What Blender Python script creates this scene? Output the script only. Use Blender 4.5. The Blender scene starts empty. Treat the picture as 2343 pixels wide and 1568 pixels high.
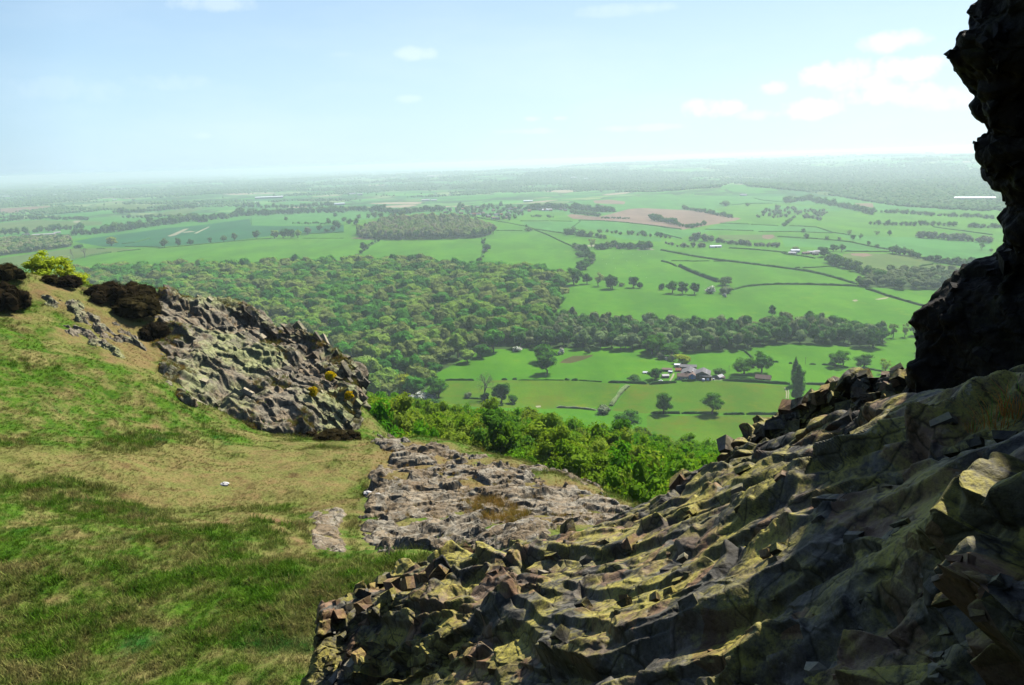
# Hilltop view over farmland: rocks in the foreground, fields, woods and hazy plain beyond
import bpy, math, random
import numpy as np
from mathutils import Vector, Matrix
from mathutils.geometry import delaunay_2d_cdt
random.seed(7)
RNG = np.random.default_rng(11)
S = bpy.context.scene
COL = S.collection
PI = math.pi
R = math.radians

# ------------------------------------------------------------------ basic helpers
def tag(o, label=None, cat=None, group=None, kind=None):
    if label: o['label'] = label
    if cat: o['category'] = cat
    if group: o['group'] = group
    if kind: o['kind'] = kind
    return o

def mesh_from(name, verts, faces, mats=(), midx=None, smooth=False):
    """verts (N,3) array; faces either (M,k) array or a list of such arrays"""
    me = bpy.data.meshes.new(name)
    verts = np.asarray(verts, dtype=np.float32)
    fl = faces if isinstance(faces, (list, tuple)) else [faces]
    fl = [np.asarray(f, dtype=np.int32) for f in fl if len(f)]
    me.vertices.add(len(verts)); me.vertices.foreach_set('co', verts.ravel())
    loops = np.concatenate([f.ravel() for f in fl])
    tot = np.concatenate([np.full(len(f), f.shape[1], dtype=np.int32) for f in fl])
    start = np.concatenate([[0], np.cumsum(tot)[:-1]]).astype(np.int32)
    me.loops.add(len(loops)); me.loops.foreach_set('vertex_index', loops)
    me.polygons.add(len(tot)); me.polygons.foreach_set('loop_start', start)
    if midx is not None:
        me.polygons.foreach_set('material_index', np.asarray(midx, dtype=np.int32))
    me.polygons.foreach_set('use_smooth', np.full(len(tot), smooth, dtype=bool))
    for m in mats: me.materials.append(m)
    me.update(calc_edges=True)
    return me

def obj(name, me, parent=None, loc=None):
    o = bpy.data.objects.new(name, me); COL.objects.link(o)
    if parent is not None: o.parent = parent
    if loc is not None: o.location = loc
    return o

def empty(name, loc, rz=0.0):
    o = bpy.data.objects.new(name, None); COL.objects.link(o)
    o.empty_display_size = 0.2
    o.location = loc; o.rotation_euler = (0, 0, rz)
    return o

class MB:
    """collects pieces into one mesh"""
    def __init__(s): s.v = []; s.f = []; s.m = []; s.n = 0
    def add(s, v, f, mi=0):
        v = np.asarray(v, dtype=np.float64).reshape(-1, 3); f = np.asarray(f, dtype=np.int32)
        s.v.append(v); s.f.append(f + s.n); s.m.append(np.full(len(f), mi)); s.n += len(v)
        return s
    def box(s, x0, x1, y0, y1, z0, z1, mi=0):
        v = [(x0,y0,z0),(x1,y0,z0),(x1,y1,z0),(x0,y1,z0),(x0,y0,z1),(x1,y0,z1),(x1,y1,z1),(x0,y1,z1)]
        return s.add(v, [(0,3,2,1),(4,5,6,7),(0,1,5,4),(1,2,6,5),(2,3,7,6),(3,0,4,7)], mi)
    def tube(s, pts, rad, n=6, mi=0):
        pts = np.asarray(pts, dtype=float); k = len(pts); v = []
        for i in range(k):
            t = pts[min(i+1, k-1)] - pts[max(i-1, 0)]; t = t / (np.linalg.norm(t) + 1e-9)
            a = np.cross(t, (0.3, 0.9, 0.2)); a /= np.linalg.norm(a) + 1e-9; b = np.cross(t, a)
            for j in range(n):
                w = 2*PI*j/n
                v.append(pts[i] + rad[i]*(math.cos(w)*a + math.sin(w)*b))
        f = [(i*n+j, i*n+(j+1) % n, (i+1)*n+(j+1) % n, (i+1)*n+j) for i in range(k-1) for j in range(n)]
        return s.add(v, f, mi)
    def mesh(s, name, mats=(), smooth=False):
        order = {}
        fl, ml = [], []
        for k in (3, 4):
            ff = [f for f in s.f if f.shape[1] == k]
            if ff:
                fl.append(np.concatenate(ff)); ml.append(np.concatenate([m for f, m in zip(s.f, s.m) if f.shape[1] == k]))
        return mesh_from(name, np.concatenate(s.v), fl, mats, np.concatenate(ml), smooth)

# ------------------------------------------------------------------ numpy noise
def _hash(ix, iy, iz, seed):
    h = (ix.astype(np.uint32) * np.uint32(73856093)) ^ (iy.astype(np.uint32) * np.uint32(19349663)) ^ (iz.astype(np.uint32) * np.uint32(83492791)) ^ np.uint32((seed*2654435761) & 0xffffffff)
    h ^= h >> np.uint32(16); h *= np.uint32(0x7feb352d); h ^= h >> np.uint32(15); h *= np.uint32(0x846ca68b); h ^= h >> np.uint32(16)
    return h
def _u(h): return (h & np.uint32(0xffffff)).astype(np.float64) / float(0xffffff)
def vnoise(p, seed=0):
    p = np.asarray(p, dtype=np.float64); i = np.floor(p).astype(np.int64); f = p - i; f = f*f*f*(f*(f*6-15)+10)
    r = 0
    for dx in (0, 1):
        wx = f[:, 0] if dx else 1-f[:, 0]
        for dy in (0, 1):
            wy = f[:, 1] if dy else 1-f[:, 1]
            for dz in (0, 1):
                wz = f[:, 2] if dz else 1-f[:, 2]
                r = r + wx*wy*wz*_u(_hash(i[:, 0]+dx, i[:, 1]+dy, i[:, 2]+dz, seed))
    return r*2-1
def fbm(p, oct=4, seed=0, gain=0.5):
    p = np.asarray(p, dtype=np.float64); a = 1.0; s = 0
    for k in range(oct):
        s = s + a*vnoise(p*(2.03**k) + 17.3*k, seed+k); a *= gain
    return s
def _rnd4(h): return np.stack([_u(h*np.uint32(668265263) ^ (h >> np.uint32(9))), _u(h*np.uint32(374761393) ^ (h >> np.uint32(7))), _u(h*np.uint32(1274126177) ^ (h >> np.uint32(14))), _u(h*np.uint32(2654435769) ^ (h >> np.uint32(5)))], 1)
def cells2(p, seed=0):
    """voronoi: distances, offsets and random numbers of the nearest and the second cell"""
    p = np.asarray(p, dtype=np.float64); i = np.floor(p).astype(np.int64); n = len(p)
    f1 = np.full(n, 9e9); f2 = np.full(n, 9e9); o1 = np.zeros((n, 3)); o2 = np.zeros((n, 3)); h1 = np.zeros(n, dtype=np.uint32); h2 = np.zeros(n, dtype=np.uint32)
    for dx in (-1, 0, 1):
        for dy in (-1, 0, 1):
            for dz in (-1, 0, 1):
                c = i + np.array((dx, dy, dz))
                h = _hash(c[:, 0], c[:, 1], c[:, 2], seed)
                q = c + 0.1 + 0.8*np.stack([_u(h), _u(h*np.uint32(2246822519) ^ (h >> np.uint32(13))), _u(h*np.uint32(3266489917) ^ (h >> np.uint32(11)))], 1)
                d = p - q; dd = (d*d).sum(1)
                nb = dd < f1; n2 = ~nb & (dd < f2)
                f2[nb] = f1[nb]; o2[nb] = o1[nb]; h2[nb] = h1[nb]
                f1[nb] = dd[nb]; o1[nb] = d[nb]; h1[nb] = h[nb]
                f2[n2] = dd[n2]; o2[n2] = d[n2]; h2[n2] = h[n2]
    return np.sqrt(f1), np.sqrt(f2), o1, o2, _rnd4(h1), _rnd4(h2)
def cells(p, seed=0):
    f1, f2, o1, o2, r1, r2 = cells2(p, seed); return f1, f2, o1, r1
def sstep(a, b, x):
    t = np.clip((x-a)/(b-a), 0, 1); return t*t*(3-2*t)
def inpoly(px, py, poly):
    px = np.asarray(px, float); py = np.asarray(py, float); c = np.zeros(px.shape, bool); n = len(poly)
    for i in range(n):
        x0, y0 = poly[i]; x1, y1 = poly[(i+1) % n]
        if y0 == y1: continue
        c ^= ((y0 > py) != (y1 > py)) & (px < (x1-x0)*(py-y0)/(y1-y0) + x0)
    return c
def sdpoly(px, py, poly):
    """signed distance, positive inside"""
    px = np.asarray(px, float); py = np.asarray(py, float); d = np.full(px.shape, 1e18); n = len(poly)
    for i in range(n):
        x0, y0 = poly[i]; x1, y1 = poly[(i+1) % n]
        ex, ey = x1-x0, y1-y0; t = np.clip(((px-x0)*ex+(py-y0)*ey)/(ex*ex+ey*ey+1e-12), 0, 1)
        d = np.minimum(d, (px-x0-t*ex)**2 + (py-y0-t*ey)**2)
    return np.where(inpoly(px, py, poly), 1, -1)*np.sqrt(d)

# ------------------------------------------------------------------ camera
H = 200.0
FPX, CX, CY = 1787.0, 1171.5, 784.0          # focal length and centre in the units of the 2343 px wide photograph
PITCH, ROLL = R(13.1), R(-1.8)
cam_d = bpy.data.cameras.new('camera'); cam = bpy.data.objects.new('camera', cam_d); COL.objects.link(cam)
cam.location = (0, 0, H)
ROT = Matrix.Rotation(R(90)-PITCH, 3, 'X') @ Matrix.Rotation(ROLL, 3, 'Z')
cam.rotation_euler = ROT.to_euler()
cam_d.sensor_width = 36.0; cam_d.lens = 36.0*FPX/2343.0
cam_d.clip_start = 0.05; cam_d.clip_end = 120000.0
S.camera = cam
RM = np.array(ROT)
def ray(px, py):
    px = np.asarray(px, float); py = np.asarray(py, float)
    v = np.stack([(px-CX)/FPX, -(py-CY)/FPX, -np.ones_like(px)], -1)
    return v @ RM.T
def proj(P):
    q = (np.asarray(P, float) - np.array([0, 0, H])) @ RM
    d = -q[..., 2]
    d = np.where(d > 1e-3, d, 1e-3)
    return CX + FPX*q[..., 0]/d, CY - FPX*q[..., 1]/d, d
def atd(px, py, y):
    """point on the sight line of a photograph pixel at forward distance y"""
    r = ray(px, py); return np.array([0, 0, H]) + r*(np.asarray(y, float)/r[..., 1])[..., None]

# crops of the photograph that coordinates below were read in
def crop(ox, oy, k): return lambda pts: [((ox+x*k)*0.60512, (oy+y*k)*0.60512) for x, y in pts]
K1 = crop(0, 550, 1/1.8023); K2 = crop(1250, 550, 1/1.8023); K3 = crop(2500, 550, 1/1.8023)
K4 = crop(0, 950, 1/1.6736); K5 = crop(1300, 950, 1/1.8023); K6 = crop(2300, 950, 1/1.8023)
K7 = crop(2300, 1250, 1/2.9288); K0 = lambda pts: list(pts)
KS = {0: 1.0, 1: .33575, 2: .33575, 3: .33575, 4: .36157, 5: .33575, 6: .33575, 7: .20661}
KK = {0: K0, 1: K1, 2: K2, 3: K3, 4: K4, 5: K5, 6: K6, 7: K7}

# ------------------------------------------------------------------ terrain heights
def und(x, y):
    p = np.stack([x/420.0, y/420.0, np.zeros_like(x)], 1)
    r = np.hypot(x, y)
    a = sstep(450, 1100, r)*(2.2 + 5*sstep(1500, 5000, r) + 10*sstep(5000, 16000, r))
    return a*vnoise(p, 3) + sstep(2500, 6000, r)*8*vnoise(p*0.31+5, 5)
BUMPS = []   # (x, y, height, radius across, radius along)
def slope_plane(x, y):
    return 192.0 - 0.352*y - 0.163*x
def far_z(x, y):
    z = und(x, y)
    for bx, by, bh, sx, sy in BUMPS:
        z = z + bh*np.exp(-((x-bx)/sx)**2 - ((y-by)/sy)**2)
    s = np.minimum(slope_plane(x, y), 215) + 1.5*vnoise(np.stack([x/35.0, y/35.0, 0*x], 1), 9)
    k = 14.0
    m = np.maximum(z, s)
    return m + k*np.log(np.exp((z-m)/k) + np.exp((s-m)/k)) - 0
# near hilltop: (photo x, photo y, forward distance)
NEAR = [(0,1568,13.5),(350,1568,13.0),(680,1568,12.5),(-150,1750,10.5),(400,1800,9.5),(900,1800,9.0),(1500,1800,9.0),
 (0,1400,16.5),(400,1400,16.5),(800,1400,16.0),(0,1250,20.3),(300,1240,20.8),(520,1213,22.2),(740,1272,20.5),(900,1272,20.5),(1150,1300,19),
 (150,1185,24.5),(520,1195,25.5),(640,1205,24.2),(820,1262,22.5),(1000,1255,22),(1300,1215,22),
 (0,1080,28),(250,1080,30),(515,1115,31),(750,1090,33),(1000,1120,31),(1250,1150,28),(1430,1165,26.5),
 (0,1010,32),(300,1010,36),(600,1012,41),(840,1004,45.5),
 (850,1006,47),(980,1020,44),(1150,1042,40),(1300,1087,34),(1450,1152,28.5),(1600,1230,23),(1800,1330,18),
 (0,900,37),(200,900,40),(400,930,42.5),(0,780,43),(200,800,46),(0,700,49),(100,655,53.5),(200,660,56.5),(340,690,58.5),(430,682,60),
 (0,616,56),(-150,590,54),(-300,640,48),(-300,900,34),(-300,1200,22),(-300,1500,14),
 (345,730,55.5),(360,800,51.5),(372,860,47.2),(400,905,44.2),(500,742,58),(505,806,54.5),(520,885,50.5),(640,790,58.5),(770,880,55),(480,935,44.5),(600,980,45),(800,1003,48)]
NP_ = np.array([atd(a, b, c) for a, b, c in NEAR])
extra = []
for x, y, dz in [(-48,70,-3),(-40,74,-3),(-30,76,-2),(-20,74,-1),(-10,68,-2),(-2,60,-2),(6,52,-2),(12,44,-3),(18,38,-4),(26,30,-5),(-62,60,8),(-60,40,9),(-55,20,12),(35,20,-4),(35,45,0),(15,60,0),(0,72,0),(-50,90,0),(-25,92,0)]:
    extra.append((x, y, slope_plane(x, y)+dz))
extra += [(-30,5,193.5),(-15,3,193.5),(0,3,195),(15,5,192),(-50,3,196),(28,8,188)]
NP_ = np.vstack([NP_, np.array(extra, float)])
def _tps(d2): return 0.5*d2*np.log(d2+1e-6)
_n = len(NP_)
_c = NP_[:, :2]/10.0
_A = _tps(((_c[:, None]-_c[None])**2).sum(-1)) + 0.02*np.eye(_n)
_P = np.hstack([np.ones((_n, 1)), _c])
_W = np.linalg.solve(np.block([[_A, _P], [_P.T, np.zeros((3, 3))]]), np.concatenate([NP_[:, 2], np.zeros(3)]))
def near_z(x, y):
    q = np.stack([x, y], 1)/10.0; out = np.empty(len(q))
    for s in range(0, len(q), 20000):
        b = q[s:s+20000]
        out[s:s+20000] = _tps(((b[:, None]-_c[None])**2).sum(-1)) @ _W[:_n] + _W[_n] + b @ _W[_n+1:]
    return out
def near_w(x, y):
    # 1 on the hilltop patch, 0 beyond it
    e = np.maximum(np.maximum(np.abs(x+14)/50.0, y/82.0), -y/8.0 + 0)
    return 1 - sstep(0.78, 1.0, e)
def T(x, y):
    x = np.atleast_1d(np.asarray(x, float)); y = np.atleast_1d(np.asarray(y, float))
    z = far_z(x, y); w = near_w(x, y); k = w > 0
    if k.any(): z[k] = z[k]*(1-w[k]) + near_z(x[k], y[k])*w[k]
    return z
def G(px, py, t0=330.0):
    """photograph pixels -> points on the land beyond the hill"""
    px = np.atleast_1d(np.asarray(px, float)); py = np.atleast_1d(np.asarray(py, float))
    r = ray(px, py); r = r/np.hypot(r[:, 0], r[:, 1])[:, None]
    lo = np.full(len(px), t0); hi = np.full(len(px), 45000.0); done = np.zeros(len(px), bool)
    # skip ahead to just above the land (rises stay under 25 m up to 2.4 km)
    ts = np.clip(np.minimum((H-25)/np.maximum(-r[:, 2], 1e-6), 2400.0), t0, None); lo = ts.copy()
    for _ in range(170):
        t2 = np.minimum(ts*1.03, 45000.0)
        P = r*t2[:, None]
        below = (P[:, 2] + H) < far_z(P[:, 0], P[:, 1])
        new = below & ~done
        lo[new] = ts[new]; hi[new] = t2[new]; done |= below; ts = t2
        if (done | (ts >= 45000)).all(): break
    for _ in range(22):
        m = (lo+hi)/2; P = r*m[:, None]; b = (P[:, 2]+H) < far_z(P[:, 0], P[:, 1])
        hi = np.where(b, m, hi); lo = np.where(b, lo, m)
    P = r*hi[:, None]
    return np.stack([P[:, 0], P[:, 1], far_z(P[:, 0], P[:, 1])], 1)
def bump_at(px, py, dist, h, sx, sy):
    p = atd(px, py, dist); BUMPS.append((p[0], p[1], h, sx, sy))
# rises of the land: round wood, village rise, field hill, the wooded ridge
bump_at(980, 520, 2700, 30, 300, 230)
bump_at(1120, 480, 3500, 14, 500, 350)
bump_at(1700, 450, 4300, 36, 480, 420)
bump_at(1560, 480, 3900, 14, 500, 350)
bump_at(2180, 400, 8500, 60, 2200, 1500)
bump_at(1330, 400, 9000, 45, 1500, 1200)
bump_at(2600, 400, 9500, 80, 3000, 1800)
bump_at(1800, 380, 13000, 120, 5000, 2500)
bump_at(2000, 360, 24000, 150, 9000, 3000)

SKY_X = [-200,0,40,200,350,480,560,640,700,780,815,822,850,980,1150,1300,1450,1480,1690,1760,1900,2000,2110,2130,2170,2260,2300,2500]
SKY_Y = [600,612,606,640,668,680,695,745,755,805,850,1000,1005,1018,1040,1085,1150,1145,1040,960,900,860,838,740,680,625,460,300]
def near_skyline(px): return np.interp(px, SKY_X, SKY_Y)
# ------------------------------------------------------------------ node helpers and materials
class NT:
    def __init__(s, mat):
        mat.use_nodes = True; s.t = mat.node_tree; s.t.nodes.clear(); s.mat = mat
        s.out = s.t.nodes.new('ShaderNodeOutputMaterial')
    def n(s, typ, **kw):
        nd = s.t.nodes.new('ShaderNode'+typ)
        for k, v in kw.items():
            if k.startswith('i_'):
                nd.inputs[k[2:].replace('_', ' ')].default_value = v
            else: setattr(nd, k, v)
        return nd
    def l(s, a, b): s.t.links.new(a, b)
    def pos(s): return s.n('NewGeometry').outputs['Position']
    def map(s, vec, scale=(1, 1, 1), rot=(0, 0, 0), loc=(0, 0, 0)):
        m = s.n('Mapping'); m.inputs['Scale'].default_value = scale; m.inputs['Rotation'].default_value = rot; m.inputs['Location'].default_value = loc
        s.l(vec, m.inputs['Vector']); return m.outputs['Vector']
    def noise(s, vec, scale, detail=4, rough=0.55, out='Fac', dist=0.0):
        m = s.n('TexNoise'); m.inputs['Scale'].default_value = scale; m.inputs['Detail'].default_value = detail; m.inputs['Roughness'].default_value = rough; m.inputs['Distortion'].default_value = dist
        if vec is not None: s.l(vec, m.inputs['Vector'])
        return m.outputs[out]
    def vor(s, vec, scale, feature='F1', out='Distance', rnd=1.0):
        m = s.n('TexVoronoi', feature=feature); m.inputs['Scale'].default_value = scale; m.inputs['Randomness'].default_value = rnd
        if vec is not None: s.l(vec, m.inputs['Vector'])
        return m.outputs[out]
    def ramp(s, fac, stops, mode='LINEAR'):
        m = s.n('ValToRGB'); cr = m.color_ramp; cr.interpolation = mode
        while len(cr.elements) < len(stops): cr.elements.new(0.5)
        for e, (p, c) in zip(cr.elements, stops):
            e.position = p; e.color = (c, c, c, 1) if isinstance(c, (int, float)) else (*c, 1)
        s.l(fac, m.inputs['Fac']); return m.outputs['Color']
    def mix(s, fac, a, b, mode='MIX'):
        m = s.n('Mix', data_type='RGBA', blend_type=mode)
        for k, v in ((0, fac), (6, a), (7, b)):
            sock = m.inputs[k]
            if isinstance(v, bpy.types.NodeSocket): s.l(v, sock)
            elif isinstance(v, (int, float)): sock.default_value = v if k == 0 else (v, v, v, 1)
            else: sock.default_value = (*v, 1)
        return m.outputs[2]
    def math(s, op, a, b=0.0, c=None):
        m = s.n('Math', operation=op)
        for k, v in enumerate((a, b) if c is None else (a, b, c)):
            if isinstance(v, bpy.types.NodeSocket): s.l(v, m.inputs[k])
            else: m.inputs[k].default_value = v
        return m.outputs[0]
    def bump(s, h, strength=0.5, dist=0.02):
        m = s.n('Bump'); m.inputs['Strength'].default_value = strength; m.inputs['Distance'].default_value = dist
        s.l(h, m.inputs['Height']); return m.outputs['Normal']
    def bsdf(s, col, rough=0.9, spec=0.2, normal=None, metal=0.0):
        b = s.n('BsdfPrincipled')
        for nm, v in (('Base Color', col), ('Roughness', rough), ('Specular IOR Level', spec), ('Metallic', metal)):
            if isinstance(v, bpy.types.NodeSocket): s.l(v, b.inputs[nm])
            elif nm == 'Base Color': b.inputs[nm].default_value = (*v, 1)
            else: b.inputs[nm].default_value = v
        if normal is not None: s.l(normal, b.inputs['Normal'])
        s.l(b.outputs[0], s.out.inputs['Surface']); return b
def newmat(name): return NT(bpy.data.materials.new(name))

def field_mat(name, col, col2, mott=0.5, lines=None, spots=None, linescale=0.25):
    m = newmat(name); p = m.pos()
    a = m.noise(p, 0.006, 5, 0.6); b = m.noise(p, 0.05, 4, 0.6); c = m.noise(p, 0.6, 2, 0.6)
    f = m.math('ADD', m.math('MULTIPLY', a, 0.55), m.math('MULTIPLY', b, 0.45))
    colr = m.mix(m.ramp(f, [(0.38, 0), (0.62, 1)]), col, col2)
    colr = m.mix(0.5, colr, m.mix(m.ramp(c, [(0.3, 0.6), (0.7, 1.35)]), 0.0, colr, 'MIX'), 'MIX')
    lg = m.noise(m.map(p, scale=(1, .35, 1), rot=(0, 0, .5)), 0.013, 6, 0.65)
    colr = m.mix(m.ramp(lg, [(0.40, .5), (0.58, 0)]), colr, [x*0.55 for x in col])
    colr = m.mix(m.ramp(m.noise(m.map(p, loc=(90, 400, 0)), 0.02, 5, 0.7), [(0.58, 0), (0.72, .45)]), colr, (col2[0]*1.9, col2[1]*1.05, col2[2]*1.2))
    if lines is not None:
        w = m.n('TexWave', wave_type='BANDS', bands_direction='X'); w.inputs['Scale'].default_value = linescale; w.inputs['Distortion'].default_value = 0.6; w.inputs['Detail'].default_value = 1
        m.l(m.map(p, rot=(0, 0, lines)), w.inputs['Vector'])
        colr = m.mix(m.math('MULTIPLY', w.outputs['Fac'], 0.3), colr, [x*0.6 for x in col])
    if spots is not None:
        v = m.ramp(m.noise(p, 0.022, 6, 0.75), [(0.5, 0), (0.66, 0.75)])
        colr = m.mix(v, colr, spots)
    m.bsdf(colr, 0.95, 0.08); return m.mat
M = {}
M['pasture'] = field_mat('pasture_grass', (.046, .172, .0010), (.082, .215, .0020), lines=.4)
M['pasture_pale'] = field_mat('pale_pasture_grass', (0.0464, 0.1817, 0.0221), (0.0658, 0.2112, 0.0317), lines=.9)
M['meadow'] = field_mat('buttercup_meadow', (.050, .142, .0014), (.088, .156, .0025), spots=(.095, .105, .004))
M['crop'] = field_mat('dark_crop', (0.0098, 0.0915, 0.0254), (0.0169, 0.1126, 0.0317), lines=-1.1)
M['plough'] = field_mat('ploughed_soil', (0.1830, 0.1197, 0.0774), (0.2253, 0.1514, 0.1056), lines=.2)
M['dry'] = field_mat('dry_grass_field', (0.0704, 0.1338, 0.0211), (0.1126, 0.1478, 0.0352), lines=.6)
M['rush'] = field_mat('rushes', (0.0528, 0.0598, 0.0141), (0.1056, 0.0845, 0.0282))
M['pale_track'] = field_mat('bare_earth', (0.2534, 0.2534, 0.1549), (0.2957, 0.2675, 0.1760))
def far_mat():
    m = newmat('far_country'); p = m.pos()
    pm = m.map(p, scale=(1, 1, 0))
    wob = m.n('VectorMath', operation='ADD'); m.l(pm, wob.inputs[0])
    sc = m.n('VectorMath', operation='SCALE'); sc.inputs['Scale'].default_value = 120.0
    m.l(m.noise(pm, 0.004, 2, 0.5, 'Color'), sc.inputs[0]); m.l(sc.outputs[0], wob.inputs[1])
    cellc = m.vor(wob.outputs[0], 0.0042, out='Color')
    sep = m.n('SeparateColor'); m.l(cellc, sep.inputs[0])
    fld = m.ramp(sep.outputs[0], [(0.0, (.06, .22, .03)), (0.3, (.09, .27, .045)), (0.5, (.04, .16, .04)), (0.62, (.14, .28, .07)), (0.78, (.21, .28, .10)), (0.92, (.34, .27, .18))], 'CONSTANT')
    edge = m.vor(wob.outputs[0], 0.0042, 'DISTANCE_TO_EDGE')
    hedge = m.ramp(edge, [(0.03, 1), (0.05, 0)])
    wood = m.ramp(m.noise(pm, 0.0011, 6, 0.7), [(0.50, 0), (0.57, 1)])
    leaf = m.mix(m.noise(pm, 0.03, 3, 0.7), (.012, .05, .012), (.05, .12, .03))
    c = m.mix(hedge, fld, leaf); c = m.mix(wood, c, leaf)
    c = m.mix(0.4, c, m.mix(m.noise(pm, 0.02, 4, 0.7), 0.0, c))
    m.bsdf(c, 0.95, 0.05); return m.mat
M['far'] = far_mat()
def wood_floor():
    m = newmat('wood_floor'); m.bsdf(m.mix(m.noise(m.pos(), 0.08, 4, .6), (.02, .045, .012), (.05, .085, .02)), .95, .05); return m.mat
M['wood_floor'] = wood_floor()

LEAF = 1.6
def leaf_mat(name, stops, trans=0.42, var=0.45, k=None):
    m = newmat(name); k = LEAF if k is None else k
    stops = [(p, tuple(min(.85, x*k) for x in c)) for p, c in stops]
    oi = m.n('ObjectInfo'); g = m.n('NewGeometry')
    col = m.ramp(oi.outputs['Random'], stops)
    v = m.math('MULTIPLY_ADD', g.outputs['Random Per Island'], var, 1-var*0.5)
    vc = m.n('VectorMath', operation='SCALE'); m.l(col, vc.inputs[0]); m.l(v, vc.inputs['Scale'])
    d = m.n('BsdfDiffuse'); t = m.n('BsdfTranslucent'); mx = m.n('MixShader'); mx.inputs[0].default_value = trans
    m.l(vc.outputs[0], d.inputs['Color'])
    tc = m.mix(1.0, vc.outputs[0], (1.15, 1.15, 0.55), 'MULTIPLY')
    m.l(tc, t.inputs['Color'])
    m.l(d.outputs[0], mx.inputs[1]); m.l(t.outputs[0], mx.inputs[2]); m.l(mx.outputs[0], m.out.inputs['Surface'])
    return m.mat
M['leaf_wood'] = leaf_mat('woodland_leaves', [(0, (.030, .105, .016)), (.22, (.050, .145, .022)), (.42, (.040, .125, .022)), (.58, (.085, .165, .030)), (.72, (.095, .150, .048)), (.86, (.115, .135, .060)), (1, (.055, .14, .03))])
M['leaf_strip'] = leaf_mat('stream_wood_leaves', [(0, (.035, .095, .02)), (.3, (.075, .135, .04)), (.55, (.10, .155, .055)), (.8, (.125, .155, .07)), (1, (.055, .13, .03))])
M['leaf_round'] = leaf_mat('late_leafing_wood', [(0, (.11, .15, .045)), (.35, (.15, .165, .07)), (.6, (.15, .135, .075)), (.8, (.12, .175, .04)), (1, (.09, .15, .04))], trans=.3, k=2.3)
M['leaf_oak'] = leaf_mat('oak_leaves', [(0, (.035, .11, .012)), (.5, (.05, .145, .014)), (1, (.065, .165, .016))])
M['leaf_dark'] = leaf_mat('dark_leaves', [(0, (.02, .062, .014)), (.5, (.028, .08, .015)), (1, (.035, .095, .018))])
M['leaf_birch'] = leaf_mat('slope_leaves', [(0, (.085, .17, .012)), (.2, (.12, .20, .016)), (.4, (.165, .235, .022)), (.55, (.155, .215, .03)), (.75, (.10, .20, .016)), (.9, (.175, .24, .035)), (1, (.07, .16, .022))], trans=.45, k=1.5)
M['leaf_lush'] = leaf_mat('lush_leaves', [(0, (.07, .22, .012)), (.5, (.11, .26, .015)), (1, (.16, .28, .018))], trans=.42, k=1.2)
M['leaf_yellow'] = leaf_mat('yellow_leaves', [(0, (.19, .24, .018)), (.5, (.26, .30, .02)), (1, (.15, .25, .018))], trans=.4)
M['leaf_far'] = leaf_mat('hedgerow_leaves', [(0, (.03, .085, .018)), (.4, (.05, .12, .024)), (.7, (.085, .135, .04)), (1, (.035, .1, .02))])
M['leaf_grey'] = leaf_mat('grey_green_leaves', [(0, (.11, .14, .075)), (.5, (.15, .17, .10)), (1, (.09, .13, .06))], trans=.25)
M['blossom'] = leaf_mat('white_blossom', [(0, (.70, .72, .60)), (1, (.80, .80, .72))], trans=.2, var=.5, k=1.0)
M['heather'] = leaf_mat('heather_twigs', [(0, (.018, .014, .008)), (.5, (.026, .019, .009)), (1, (.032, .026, .010))], trans=.08, var=.8, k=1.0)
M['broom'] = leaf_mat('broom_flowers', [(0, (.75, .48, .008)), (1, (.85, .60, .01))], trans=.25, k=1.0)
M['rustgrass'] = leaf_mat('rusty_grass', [(0, (.20, .115, .03)), (.5, (.28, .17, .05)), (1, (.16, .14, .03))], trans=.3, k=1.0)
M['hedge'] = leaf_mat('hedge_leaves', [(0, (.022, .07, .014)), (.5, (.035, .095, .018)), (1, (.05, .11, .024))], trans=.2)
M['hedge_pale'] = leaf_mat('pale_hedge_leaves', [(0, (.11, .15, .06)), (1, (.15, .18, .09))], trans=.2)
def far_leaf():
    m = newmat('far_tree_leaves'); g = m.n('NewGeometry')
    c = m.ramp(g.outputs['Random Per Island'], [(0, (.04, .11, .03)), (.4, (.07, .165, .04)), (.75, (.115, .21, .06)), (1, (.14, .195, .08))])  # leaf colours lightened to stand in for part of the haze
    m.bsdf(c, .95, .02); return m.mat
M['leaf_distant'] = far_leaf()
def bark(name, a, b):
    m = newmat(name); c = m.mix(m.noise(m.n('TexCoord').outputs['Object'], 3, 5, .6), a, b); m.bsdf(c, .9, .1); return m.mat
M['bark'] = bark('bark', (.05, .038, .028), (.11, .09, .07))
M['bark_grey'] = bark('grey_bark', (.14, .115, .085), (.22, .19, .15))
M['bark_birch'] = bark('birch_bark', (.13, .11, .08), (.34, .32, .28))

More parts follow.
